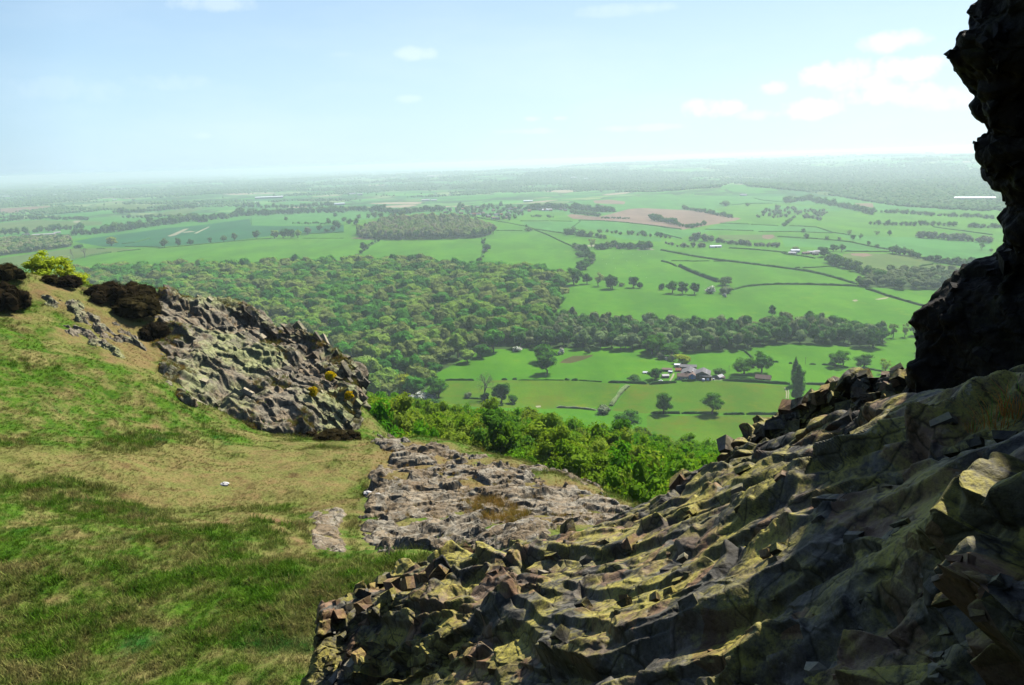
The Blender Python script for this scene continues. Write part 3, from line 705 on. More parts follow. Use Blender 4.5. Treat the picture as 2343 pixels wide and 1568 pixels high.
CRAG_FOOT = [tuple(p[:2]) for p in np.concatenate([CR[-1], CR[1:-1, -1][::-1], CR[0][::-1] + np.array([0, 2.0, 0]), CR[1:-1, 0]])]
# ------------------------------------------------------------------ the hilltop turf
PATH = [(-50,1010),(300,1018),(620,1022),(842,1000),(870,1060),(840,1110),(800,1160),(700,1172),(660,1195),(520,1212),(340,1185),(230,1130),(100,1085),(-50,1060)]
SOILS = [[(560,1187),(640,1180),(690,1215),(725,1268),(690,1262),(640,1228)], [(840,1010),(1000,1020),(1300,1090),(1460,1160),(1250,1215),(900,1150),(820,1120)], [(85,1360),(165,1350),(160,1385),(90,1395)], [(-20,1350),(40,1350),(30,1370),(-20,1375)], [(320,970),(360,965),(375,985),(340,990)], [(385,1170),(500,1185),(560,1205),(400,1200)]]
UPPER = [(-50,640),(120,640),(330,680),(480,690),(560,740),(400,850),(360,900),(280,840),(150,760),(-50,690)]
def dry_of(px, py, P):
    n = fbm(P*np.array([.5, .5, .5]), 4, 21)
    d = sstep(-.5, .75, sdpoly(px, py, PATH)/50.0 + n*.95)
    d = np.maximum(d, 1.35*sstep(-.3, 1.0, sdpoly(px, py, UPPER)/60.0 + n*1.2))
    for s_ in SOILS: d = np.maximum(d, (1.35 if len(s_) == 7 else 2)*sstep(-.3, .9, sdpoly(px, py, s_)/26.0 + n*.8))
    return d
def hill_surface(x, y):
    z = T(x, y) - 1.6*sstep(.6, 3.4, sdpoly(x, y, CRAG_FOOT)); p = np.stack([x, y, 0*x], 1)
    d = np.hypot(x, y)
    return z + near_w(x, y)*(.16*fbm(p/1.7, 3, 31) + .22*vnoise(p/4.5, 33) + .05*vnoise(p/.5, 35))
def hilltop():
    xs = np.arange(-63, 36.2, .21); ys = np.arange(3.5, 82, .21); X, Y = np.meshgrid(xs, ys); x, y = X.ravel(), Y.ravel()
    z = hill_surface(x, y); w_ = near_w(x, y); z = z - np.where(w_ < .03, 3.0, 0)
    n, m = X.shape; idx = np.arange(n*m).reshape(n, m)
    f = np.stack([idx[:-1, :-1], idx[:-1, 1:], idx[1:, 1:], idx[1:, :-1]], -1).reshape(-1, 4)
    P = np.column_stack([x, y, z]); px, py, dd = proj(P)
    me = mesh_from('hilltop', P, f, [M['hill']], None, True)
    at = me.attributes.new('dry', 'FLOAT', 'POINT'); at.data.foreach_set('value', dry_of(px, py, P).astype(np.float32))
    tag(obj('hilltop', me), kind='structure')
hilltop()

# ------------------------------------------------------------------ rocks
def cr(a, n, axis):
    """Catmull-Rom through the control points of one axis"""
    a = np.moveaxis(a, axis, 0); k = len(a); t = np.linspace(0, k-1, n); i = np.minimum(t.astype(int), k-2); f = (t-i).reshape((-1,)+(1,)*(a.ndim-1))
    ext = np.concatenate([2*a[:1]-a[1:2], a, 2*a[-1:]-a[-2:-1]])
    p0, p1, p2, p3 = ext[i], ext[i+1], ext[i+2], ext[i+3]
    r = .5*(2*p1 + (p2-p0)*f + (2*p0-5*p1+4*p2-p3)*f*f + (3*p1-p0-3*p2+p3)*f**3)
    return np.moveaxis(r, 0, axis)
def block(P, fr, size, amp, tilt, crack, seed, cw=.13):
    q = (P @ fr.T)/np.array(size)
    q = q + .07*np.stack([vnoise(q*1.3+s, seed+s) for s in (3, 11, 23)], 1)
    f1, f2, o1, o2, r1, r2 = cells2(q, seed)
    hh = lambda o, r: (r[:, 0]-.5)*2*amp + 2*amp*tilt*((r[:, 1]-.5)*o[:, 0]*2 + (r[:, 2]-.5)*o[:, 1]*2 + (r[:, 3]-.5)*o[:, 2]*2)
    k = .5 + .5*np.clip((f2-f1)/cw, 0, 1)          # a clean bevel between neighbouring blocks
    return hh(o1, r1)*k + hh(o2, r2)*(1-k) - crack*(1-np.clip((f2-f1)/cw, 0, 1))
def frame_of(e1, e3):
    e1 = np.array(e1, float); e3 = np.array(e3, float); e1 /= np.linalg.norm(e1); e3 -= e1*(e1@e3); e3 /= np.linalg.norm(e3)
    return np.stack([e1, np.cross(e3, e1), e3])
def rock_sheet(name, ctrl, nu, nv, fr, layers, fb, mat, edge_keep=None, flip=False, mod=None, terr=None, fade=None, cw=.13):
    """ctrl (rows, cols, 3) world points -> dense displaced mesh"""
    P = cr(cr(ctrl, nv, 0), nu, 1)
    du = np.gradient(P, axis=1); dv = np.gradient(P, axis=0); N = np.cross(du, dv); N /= np.linalg.norm(N, axis=-1, keepdims=True)+1e-12
    if (N[nv//2, nu//2] @ (np.array([0, 0, H]) - P[nv//2, nu//2])) < 0: N = -N; flip = not flip
    p = P.reshape(-1, 3); nn = N.reshape(-1, 3); d = np.zeros(len(p))
    mk = 1.0
    if mod is not None:
        qq = (p @ fr.T)/np.array(mod); mk = .38 + .85*sstep(-.2, .35, fbm(qq, 3, 77+len(name)))
    for i, L in enumerate(layers): d += block(p, fr, *L, seed=50+i*7+len(name), cw=cw)*(mk if i else .4+.6*mk)
    for sc, am in fb: d += am*fbm(p/sc, 4, 80+len(name))
    if terr is not None:
        per, amp, axis = terr; cc = p @ fr.T
        sv = cc[:, axis]/per + .55*fbm(cc/np.array([2.2, .8, .8]), 3, 123) + .12*vnoise(cc/np.array([.3, .2, .2]), 9)
        fr_ = sv - np.floor(sv); am2 = amp*(.4+1.0*_u(_hash(np.floor(sv).astype(np.int64), np.floor(cc[:, 0]/1.1).astype(np.int64), np.zeros(len(p), np.int64), 5)))
        d += am2*np.where(fr_ < .9, fr_/.9, (1-fr_)/.1)
    d = d.reshape(nv, nu)
    for _ in range(1):
        d[:, 1:-1] = .25*d[:, :-2] + .5*d[:, 1:-1] + .25*d[:, 2:]
        d[1:-1] = .25*d[:-2] + .5*d[1:-1] + .25*d[2:]
    if fade is not None:
        U, V_ = np.meshgrid(np.linspace(0, 1, nu), np.linspace(0, 1, nv)); d = d - fade(U, V_, fbm(P.reshape(-1, 3)/2.5, 4, 7).reshape(nv, nu))
    d = d.ravel()
    q = p + nn*d[:, None]
    idx = np.arange(nv*nu).reshape(nv, nu)
    f = np.stack([idx[:-1, :-1], idx[:-1, 1:], idx[1:, 1:], idx[1:, :-1]], -1).reshape(-1, 4)
    if flip: f = f[:, ::-1]
    return q, f

top = CR[0] + np.array([-.5, 3.0, -2.5]); top2 = CR[0] + np.array([-1, 6.5, -9.0]); bot = CR[-1] + np.array([0, -.8, -1.2])
CR = np.concatenate([top2[None], top[None], CR, bot[None]])
rc = CR[:, -1:] + np.array([-.9, 3.5, -.5]); rc2 = CR[:, -1:] + np.array([-4, 8, -2])
lc = CR[:, :1] + np.array([-2.2, .3, -1.3])
CR = np.concatenate([lc, CR, rc, rc2], 1)
fr = frame_of((.72, -.25, -.62), (.35, -.3, .85))
q, f = rock_sheet('crag', CR, 620, 430, fr, [((4.6, 2.3, 1.4), .40, .5, .02), ((1.7, .95, .6), .16, .75, .015), ((.55, .33, .24), .036, .8, .008)], [(3.0, .30), (.25, .02)], None, mod=(4, 2, 2), terr=(2.2, -.35, 1), fade=lambda U, V, n: -.25*(1-sstep(.0, .10, U + .05*n)) + .8*sstep(.84, .95, V + .03*n)*(1-sstep(.75, .9, U)))
crag_q, crag_f = q, f
q, f = add_blocks(q, f, 430, 620, 800, (6, 34), fr, (1.0, .55, .38), 3, .75, .2, .16, (.12, .9), (.02, .95), (5, 2.5, 2.5))
crag = obj('crag', toned(mesh_from('crag', q, f, [M['rock_crag']]), len(f[0]))); tag(crag, 'big grey lichened crag with a steep end, standing over the grassy saddle', 'rock')

def patch(name, poly, res, lift, size_amp, mat, label, soft=45.0, nz=.6, seed=5, fr=None, tilt=.5):
    w_ = np.array([hp(px, py) for px, py in poly])
    x0, y0 = w_[:, :2].min(0)-1.0; x1, y1 = w_[:, :2].max(0)+1.0
    xs = np.arange(x0, x1, res); ys = np.arange(y0, y1, res*1.15); X, Y = np.meshgrid(xs, ys); x, y = X.ravel(), Y.ravel()
    z = hill_surface(x, y); P = np.column_stack([x, y, z]); px, py, _ = proj(P)
    n = fbm(P/np.array([1.6, 1.6, 1.6]), 5, seed, .6)
    m = sdpoly(px, py, poly)/soft + n*nz
    fr_ = frame_of((1, .25, 0), (0, -.12, 1)) if fr is None else fr
    d = np.zeros(len(x))
    for i, (sz, am, ck) in enumerate(size_amp): d += block(P, fr_, sz, am, tilt, ck, seed*3+i, cw=.06)
    d += .02*fbm(P/.25, 3, seed)
    k = sstep(-.15, .75, m)
    zz = z - .22 + k*(lift+.22) + d*sstep(-.3, .5, m)
    nX, mX = X.shape; idx = np.arange(nX*mX).reshape(nX, mX); f = np.stack([idx[:-1, :-1], idx[:-1, 1:], idx[1:, 1:], idx[1:, :-1]], -1).reshape(-1, 4)
    keep = (m[f] > -.35).any(1); f = f[keep]
    used = np.unique(f); re = np.full(len(x), -1); re[used] = np.arange(len(used))
    me = mesh_from(name, np.column_stack([x, y, zz])[used], re[f], [mat])
    return tag(obj(name, me), label, 'rock')
def hp(px, py):
    """photograph pixel -> point of the near hilltop"""
    r = ray(px, py); t = np.linspace(4, 75, 2400); P = np.array([0, 0, H]) + r[None]*(t/r[1])[:, None]
    b = P[:, 2] < near_z(P[:, 0], P[:, 1]); i = np.argmax(b) if b.any() else -1
    return P[i]
patch('rock_outcrop', [(856,1012),(900,1005),(985,1022),(1010,1035),(1150,1062),(1290,1102),(1440,1158),(1500,1200),(1380,1235),(1150,1262),(1000,1278),(825,1272),(815,1150),(845,1120),(850,1070),(880,1040)], .062, .16,
      [((2.4, 1.3, .9), .17, .03), ((.9, .5, .4), .09, .02), ((.32, .22, .2), .032, .008)], M['rock_pale'], 'broad pale broken bedrock outcrop beside the trodden saddle path', 40, .75, 5)
patch('rock_outcrop', [(715,1162),(770,1150),(792,1160),(795,1270),(715,1262),(700,1215)], .06, .06, [((.9, .6, .5), .06, .03), ((.3, .22, .2), .022, .012)], M['rock_pale'], 'small tan weathered rock patch left of the pale outcrop', 22, .5, 15)
frl = frame_of((.7, -.3, -.55), (.3, -.3, .9))
patch('rock_outcrop', [(90,672),(190,690),(250,740),(310,770),(330,800),(260,790),(190,745),(110,700)], .07, .16, [((1.1, .5, .4), .20, .08), ((.4, .25, .2), .09, .04)], M['rock_crag'], 'broken reddish rock band below the large heather clump', 20, .55, 25, frl)
patch('rock_outcrop', [(115,735),(170,740),(250,785),(292,812),(280,822),(220,800),(150,760)], .07, .14, [((1.1, .45, .4), .16, .06), ((.35, .25, .2), .07, .03)], M['rock_crag'], 'thin slanting pale rock rib along the grassy left slope', 13, .5, 35, frl)

# foreground slab: rows run along the beds, from the far edge towards the camera
SL = rows([
 [(735,1412,5.20),(795,1388,5.45),(880,1342,5.7),(1000,1280,5.9),(1170,1240,6.0),(1330,1212,6.05),(1480,1150,6.1),(1690,1046,5.7),(1900,985,4.9),(2100,925,4.0),(2343,862,3.05),(2560,800,2.5)],
 [(716,1465,5.05),(790,1430,5.2),(880,1395,5.2),(1010,1335,5.1),(1185,1300,4.95),(1350,1262,4.85),(1520,1195,4.65),(1720,1115,4.2),(1920,1055,3.5),(2125,1000,2.75),(2380,960,2.0),(2600,920,1.6)],
 [(696,1530,4.95),(790,1505,4.95),(885,1470,4.75),(1030,1420,4.3),(1215,1385,3.95),(1385,1340,3.7),(1560,1275,3.45),(1755,1210,3.0),(1955,1170,2.4),(2165,1135,1.85),(2420,1110,1.35),(2640,1090,1.1)],
 [(682,1590,4.85),(785,1575,4.75),(890,1555,4.45),(1050,1520,3.8),(1240,1475,3.3),(1420,1425,3.0),(1600,1365,2.75),(1790,1310,2.4),(1990,1280,1.95),(2205,1260,1.5),(2450,1250,1.12),(2680,1240,.92)],
 [(668,1680,4.7),(780,1670,4.4),(895,1660,4.0),(1070,1640,3.3),(1265,1600,2.8),(1450,1545,2.5),(1640,1485,2.25),(1825,1430,2.0),(2025,1400,1.62),(2240,1390,1.27),(2480,1390,1.0),(2720,1390,.8)],
 [(650,1800,4.5),(775,1800,4.0),(900,1800,3.5),(1090,1790,2.8),(1290,1750,2.35),(1480,1700,2.08),(1680,1630,1.85),(1860,1570,1.65),(2060,1545,1.35),(2275,1545,1.08),(2510,1545,.88),(2760,1550,.7)],
 [(640,2000,4.2),(770,2000,3.5),(905,2000,2.9),(1110,1990,2.3),(1310,1930,1.95),(1510,1880,1.75),(1710,1800,1.56),(1900,1750,1.38),(2100,1720,1.14),(2310,1720,.92),(2550,1720,.75),(2800,1750,.6)]])
far1 = SL[0] + np.array([-.12, .35, -.45]); far2 = SL[0] + np.array([-.1, .9, -2.6])
lft = SL[:, :1] + np.array([-.02, .4, -.7])
SL = np.concatenate([far2[None], far1[None], SL])
lft = SL[:, :1] + np.array([-.05, .7, -.9]); lft2 = SL[:, :1] + np.array([.2, 1.6, -2.6])
SL = np.concatenate([lft2, lft, SL], 1)
e_u = SL[4, 10] - SL[4, 5]; e_n = np.cross(e_u, SL[6, 7] - SL[3, 7]); e_n = e_n if e_n[2] > 0 else -e_n
frs = frame_of(e_u, e_n/np.linalg.norm(e_n) + np.array([.10, .25, 0]))
LAY = [((1.05, .42, .26), .072, .55, .004), ((.40, .20, .15), .046, .75, .004), ((.13, .08, .06), .010, .9, .003)]
q, f = rock_sheet('slab', SL, 1350, 800, frs, LAY, [(.9, .03), (.05, .003)], None, mod=(1.5, .4, .3), terr=(.36, -.035, 1), cw=.05)
slab_q, slab_f = q, f
q, f = add_blocks(q, f, 800, 1350, 1100, (8, 55), frs, (1.0, .6, .45), 5, .95, .17, .13, (.2, .99), (.2, .99), (1.6, .5, .4), 1.6)
slab = obj('rock_slab', toned(mesh_from('rock_slab', q, f, [M['rock_dark']]), len(f[0]))); tag(slab, 'long dark jagged rock slab with yellow-green lichen, sloping down below the viewer', 'rock')

# broken ledge that rises beyond the slab and joins the wall
LD = rows([
 [(1672,1062,6.4),(1700,1012,6.5),(1745,975,6.5),(1800,945,6.4),(1860,915,6.3),(1905,897,6.2),(1955,878,6.0),(2010,858,5.8),(2060,842,5.6),(2115,836,5.4),(2220,800,5.0),(2400,740,4.6)],
 [(1680,1062,6.0),(1712,1025,6.0),(1760,992,6.0),(1815,965,5.9),(1872,938,5.8),(1918,922,5.7),(1970,905,5.5),(2025,885,5.3),(2080,868,5.1),(2140,855,4.9),(2260,830,4.4),(2440,790,3.9)],
 [(1690,1066,5.75),(1725,1045,5.6),(1772,1025,5.5),(1830,1005,5.3),(1890,985,5.1),(1940,968,4.9),(1995,950,4.7),(2050,932,4.45),(2110,912,4.2),(2180,892,3.9),(2310,865,3.4),(2490,830,3.0)],
 [(1690,1090,5.6),(1730,1075,5.4),(1780,1055,5.2),(1840,1030,5.0),(1900,1008,4.8),(1955,990,4.6),(2010,975,4.35),(2070,955,4.1),(2130,938,3.85),(2200,918,3.5),(2330,885,3.05),(2520,850,2.7)]])
for r_, k_ in ((1, .14), (2, .30), (3, .46)):
    for c_ in range(LD.shape[1]):
        p0 = LD[r_, c_]; y_ = LD[0, c_, 1]-k_; LD[r_, c_] = np.array([0, 0, H]) + (p0-np.array([0, 0, H]))*(y_/p0[1])
b1 = LD[0] + np.array([0, .4, -.5]); b2 = LD[0] + np.array([0, .8, -2.4])
LD = np.concatenate([b2[None], b1[None], LD, (LD[-1] + np.array([0, -.15, -.35]))[None]])
LD = np.concatenate([LD[:, :1] + np.array([-.1, .5, -1.0]), LD], 1)
q, f = rock_sheet('ledge', LD, 760, 420, frs, [((.55, .32, .28), .075, .5, .006), ((.22, .15, .13), .04, .8, .004), ((.09, .06, .05), .012, .9, .003)], [(.5, .03)], None, cw=.06)
q, f = add_blocks(q, f, 420, 760, 420, (9, 48), frs, (1.0, .8, .7), 7, .75, .18, .25, (.3, .95), (.1, .98))
ledge = obj('rock_ledge', toned(mesh_from('rock_ledge', q, f, [M['rock_dark']]), len(f[0]))); tag(ledge, 'jumbled dark blocky ledge between the long slab and the overhanging wall', 'rock')

# overhanging wall on the right, its shaded side to the camera
sil = [(2420,-900,3.6),(2360,-560,3.7),(2300,-250,3.9),(2262,-70,4.0),(2237,0,4.05),(2214,58,4.1),(2172,112,4.15),(2171,140,4.15),(2200,210,4.2),(2224,258,4.25),(2250,300,4.3),(2232,330,4.3),(2226,356,4.3),(2252,395,4.35),(2298,462,4.4),(2282,522,4.45),(2290,560,4.45),(2266,598,4.5),(2256,628,4.6),(2190,678,4.7),(2142,735,4.75),(2122,795,4.8),(2114,850,4.8),(2085,930,4.85),(2040,1050,4.9)]
WL = []
for px, py, d in sil:
    a = atd(px + 40 - 45*min(1, max(0, (py-600)/60)), py, d)
    c = [a + np.array([1.6, 2.0, 0]), a + np.array([.75, .9, 0]), a + np.array([.16, .32, 0]), a, a + np.array([.10, -.34, 0]), a + np.array([.25, -1.05, 0])]
    yy = [2.0, 1.2, .45, -.6, -1.6, -2.3, -2.7]; xx = [1.62, 1.30, 1.08, 1.0, .9, .1, -1.3]  # unseen run behind and over the camera, added to cut sky light
    for X_, Y_ in zip(xx, yy): c.append(np.array([X_ + .12*(a[0]-2.4) - (.22 if Y_ > .5 else .5)*max(0, a[2]-H-.2), Y_, a[2] + (0 if Y_ > .5 else 1.2*max(0, a[2]-H))]))
    WL.append(c)
WL = np.array(WL)
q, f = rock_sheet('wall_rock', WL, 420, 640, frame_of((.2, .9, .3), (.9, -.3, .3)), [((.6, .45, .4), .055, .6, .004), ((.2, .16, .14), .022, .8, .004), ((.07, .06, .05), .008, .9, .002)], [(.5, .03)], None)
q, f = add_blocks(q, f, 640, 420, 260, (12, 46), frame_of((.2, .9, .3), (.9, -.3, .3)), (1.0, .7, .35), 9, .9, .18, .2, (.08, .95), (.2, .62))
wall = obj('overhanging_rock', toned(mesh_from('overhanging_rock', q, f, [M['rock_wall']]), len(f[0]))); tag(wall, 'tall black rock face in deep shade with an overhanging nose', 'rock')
# boulder under the wall is the lower part of it; loose stones on the turf
def stone_mesh(seed, s):
    import bmesh
    bm = bmesh.new(); bmesh.ops.create_icosphere(bm, subdivisions=3, radius=1.0)
    v = np.array([x.co[:] for x in bm.verts]); f1, f2, off, r = cells(v*1.3+seed, seed); k = 1 + .35*(r[:, 0]-.5) - .25*off[:, 2]
    v = v*k[:, None]*np.array([1, .75, .5])*s
    f_ = [[x.index for x in f.verts] for f in bm.faces]; bm.free()
    return mesh_from('stone', v, np.array(f_), [M['stone']])
for i, (px, py, s_, lab) in enumerate([(515,1116,.17,'single white stone lying on the trodden grass path'), (1222-380,1132,.2,'pale stone at the edge of the broken outcrop'), (868,1163-14,.26,'flat grey stone on the outcrop near the path')]):
    p = hp(px, py); o = obj('loose_stone', stone_mesh(i+3, s_), None, (p[0], p[1], hill_surface(np.array([p[0]]), np.array([p[1]]))[0]+.05)); tag(o, lab, 'stone')
# ------------------------------------------------------------------ trees and shrubs: prototypes one unit high
_ICO = {}
def ico(sub):
    if sub not in _ICO:
        import bmesh
        bm = bmesh.new(); bmesh.ops.create_icosphere(bm, subdivisions=sub, radius=1.0)
        bm.verts.ensure_lookup_table()
        _ICO[sub] = (np.array([v.co[:] for v in bm.verts]), np.array([[v.index for v in f.verts] for f in bm.faces])); bm.free()
    return _ICO[sub]
def quads(pts, nrm, size, rg, jit=.6, asp=.7):
    n = len(pts); k = nrm + jit*rg.normal(size=(n, 3)); k /= np.linalg.norm(k, axis=1, keepdims=True)
    a = np.cross(k, rg.normal(size=(n, 3))); a /= np.linalg.norm(a, axis=1, keepdims=True); b = np.cross(k, a)
    s = size*(.6+.8*rg.random((n, 1)))
    v = np.stack([pts+a*s, pts+b*s*asp+.25*k*s, pts-a*s, pts-b*s*asp+.25*k*s], 1).reshape(-1, 3)
    return v, np.arange(4*n).reshape(n, 4)
def lobes_of(rg, n, rad, zc, rz, zmin, rl, spread=.75):
    L = []
    for i in range(n):
        for _ in range(30):
            d = rg.normal(size=3); d /= np.linalg.norm(d)
            r = spread*(rg.random()**.4)
            c = np.array([d[0]*rad*r, d[1]*rad*r, zc + d[2]*rz*r])
            if c[2] > zmin: break
        s = rl*(.7+.6*rg.random())
        L.append((c, np.array([s, s, s*(.75+.2*rg.random())])))
    return L
def crown_parts(rg, L, nq, size, core=.80, jit=.55, up=.3, csub=1, asp=.7):
    mb = MB(); w = np.array([l[1][0]**2 for l in L]); w /= w.sum()
    for c, s in L:
        if core > 0:
            v, f = ico(csub); k = 1 + .18*rg.normal(size=(len(v), 1)); mb.add(v*k*s*core + c, f)
    cnt = rg.multinomial(nq, w)
    for (c, s), k in zip(L, cnt):
        d = rg.normal(size=(k, 3)); d /= np.linalg.norm(d, axis=1, keepdims=True); d[:, 2] = np.where((d[:, 2] < -.3) & (rg.random(k) < .6), -d[:, 2], d[:, 2])
        p = c + d*s*(.88+.22*rg.random((k, 1)))
        ins = np.zeros(k, bool)
        for c2, s2 in L:
            if c2 is not c: ins |= (((p-c2)/(s2*.85))**2).sum(1) < 1
        p, d = p[~ins], d[~ins]
        nn = d + np.array([0, 0, up]); v, f = quads(p, nn, size, rg, jit, asp); mb.add(v, f)
    return mb
def limbs(rg, L, th, r0, nb=7, bend=.05):
    mb = MB(); t = np.array([[0, 0, -.03], [bend*rg.normal()*.3, bend*rg.normal()*.3, th*.5], [bend*rg.normal(), bend*rg.normal(), th], [bend*rg.normal(), bend*rg.normal(), min(.8, th+.35)]])
    mb.tube(t, [r0*1.25, r0, r0*.8, r0*.25], 7)
    for c, s in L[:nb]:
        m = (t[2]+c)/2 + .05*rg.normal(size=3); mb.tube([t[2]-np.array([0, 0, .04]), m, c], [r0*.5, r0*.32, r0*.1], 5)
    return mb
PROTO = {}
def proto(kind, var, leaf):
    key = (kind, var, leaf)
    if key in PROTO: return PROTO[key]
    rg = np.random.default_rng(hash((kind, var)) % 1 + 1000*sum(map(ord, kind)) + var)
    lm = M[leaf]; crown = trunk = None; tm = M['bark']
    if kind == 'wood':      # one mesh: crown with a short trunk below, width 1, height 1
        L = [(np.array([0, 0, .60]), np.array([.36, .36, .34]))] + lobes_of(rg, 11, .42, .62, .30, .36, .19, .95)
        mb = crown_parts(rg, L, 700, .042, .88, .26, .12, 2); mb.tube([[0, 0, -.05], [0, 0, .45]], [.035, .02], 5, 1)
        crown = mb.mesh('woodland_tree', [lm, M['bark_grey']])
    elif kind == 'oak':
        L = [(np.array([0, 0, .55]), np.array([.30, .30, .32]))] + lobes_of(rg, 17, .43, .52, .42, .17, .155, .98)
        crown = crown_parts(rg, L, 1500, .030, .80, .55).mesh('crown', [lm]); trunk = limbs(rg, L[1:], .30, .035, 9).mesh('trunk', [tm])
    elif kind == 'sparse':
        L = lobes_of(rg, 20, .40, .58, .40, .18, .13, 1.0)
        crown = crown_parts(rg, L, 1300, .026, .55, .8).mesh('crown', [lm]); trunk = limbs(rg, L, .34, .035, 14, .08).mesh('trunk', [tm])
    elif kind == 'poplar':
        L = [(np.array([.05*rg.normal()*.3, .05*rg.normal()*.3, z]), np.array([r_, r_, .11])) for z, r_ in zip(np.linspace(.10, .94, 13), [.28, .36, .42, .46, .48, .48, .46, .43, .39, .33, .27, .20, .11])]
        L += [(np.array([.32*math.cos(a), .32*math.sin(a), z]), np.array([.2, .2, .09])) for a, z in zip(rg.random(16)*6.28, rg.random(16)*.65+.12)]
        crown = crown_parts(rg, L, 1800, .03, .85, .5, .1).mesh('crown', [lm]); trunk = limbs(rg, [], .3, .03, 0).mesh('trunk', [tm])
    elif kind in ('bush', 'haw'):
        L = [(np.array([0, 0, .42]), np.array([.36, .36, .42]))] + lobes_of(rg, 10, .40, .40, .40, .14, .21, .95)
        crown = crown_parts(rg, L, 900, .045, .86, .5).mesh('crown', [lm] + ([M['leaf_far']] if kind == 'haw' else []))
        if kind == 'haw':
            n = len(crown.polygons); crown.polygons.foreach_set('material_index', (rg.random(n) < .3).astype(np.int32))
        mb = MB(); [mb.tube([[.03*j, .02*j, -.05], [.10*(j-1), .05*rg.normal(), .35]], [.03, .015], 5) for j in range(3)]; trunk = mb.mesh('trunk', [tm])
    elif kind == 'bare':
        mb = MB()
        def br(p, d, l, r, lv):
            q = p + d*l; mb.tube([p, (p+q)/2+.03*l*rg.normal(size=3), q], [r, r*.8, r*.55], 4 if lv > 1 else 6)
            if lv < 5:
                for _ in range(3 if lv < 4 else 2):
                    e = d + .55*rg.normal(size=3) + np.array([0, 0, .12]); e /= np.linalg.norm(e); br(q, e, l*.72, r*.55, lv+1)
        br(np.array([0, 0, -.03]), np.array([0, 0, 1.]), .27, .035, 0)
        v = np.concatenate(mb.v); s_ = max(abs(v[:, :2]).max()*2, .01); z_ = v[:, 2].max()
        mb.v = [a*np.array([1/s_, 1/s_, 1/z_]) for a in mb.v]
        trunk = mb.mesh('branches', [M['bark_grey']])
        L = lobes_of(rg, 14, .40, .66, .3, .4, .16, 1.0); crown = crown_parts(rg, L, 260, .016, 0, .9).mesh('crown', [lm])
    elif kind == 'birch':
        L = [(np.array([0, 0, .55]), np.array([.22, .22, .28]))] + lobes_of(rg, 22, .42, .56, .42, .14, .125, 1.0)
        crown = crown_parts(rg, L, 2300, .021, .72, .7, .3).mesh('crown', [lm]); trunk = limbs(rg, L[1:], .30, .018, 12, .06).mesh('trunk', [M['bark_birch']])
    elif kind == 'heather':
        L = []
        for q_ in range(34):
            a = rg.random()*6.28; r_ = .40*math.sqrt(rg.random()); zz = (.72 - 1.9*r_*r_)*(.75+.3*rg.random()); s_ = .10+.09*rg.random()
            L.append((np.array([r_*math.cos(a), r_*math.sin(a), zz*.8]), np.array([s_, s_, s_*1.15])))
            L.append((np.array([r_*1.05*math.cos(a), r_*1.05*math.sin(a), zz*.35]), np.array([s_, s_, s_*1.2])))
        crown = crown_parts(rg, L, 9000, .024, .86, .8, 1.2, asp=.25).mesh('crown', [lm]); mb = MB(); mb.tube([[0, 0, -.1], [0, 0, .2]], [.04, .03], 5); trunk = mb.mesh('stem', [tm])
    elif kind == 'gorse':
        L = [(np.array([0, 0, .42]), np.array([.34, .34, .40]))] + lobes_of(rg, 12, .42, .42, .40, .14, .14, 1.0)
        crown = crown_parts(rg, L, 1700, .062, .72, .9, .6, asp=.6).mesh('crown', [M['leaf_dark'], lm])
        n = len(crown.polygons); crown.polygons.foreach_set('material_index', np.where(np.arange(n) < 13*20, 0, (rg.random(n) < .93)).astype(np.int32))
        mb = MB(); mb.tube([[0, 0, -.1], [0, 0, .2]], [.04, .03], 5); trunk = mb.mesh('stem', [tm])
    elif kind == 'small':
        L = [(np.array([0, 0, .45]), np.array([.36, .36, .42]))] + lobes_of(rg, 8, .40, .46, .42, .12, .19, .95)
        mb = crown_parts(rg, L, 170, .08, .9, .45); mb.tube([[0, 0, -.05], [0, 0, .4]], [.04, .03], 4, 1); crown = mb.mesh('hedgerow_tree', [lm, M['bark']])
    PROTO[key] = (crown, trunk); return PROTO[key]
def zat(x, y): return float(T(np.array([x]), np.array([y]))[0])
def put(name, kind, var, leaf, pos, w, h, label, cat='tree', group=None, rz=None):
    """a tree: an empty at its foot with crown and trunk, or one mesh when it shows too small"""
    crown, trunk = proto(kind, var, leaf); rz = random.random()*6.28 if rz is None else rz
    if trunk is None:
        o = obj(name, crown, None, pos); o.rotation_euler = (0, 0, rz); o.scale = (w, w, h)
    else:
        o = empty(name, pos, rz); o.scale = (w, w, h)
        obj('crown', crown, o); obj('branches' if kind == 'bare' else 'stem' if kind in ('heather', 'gorse') else 'trunk', trunk, o)
    return tag(o, label, cat, group)

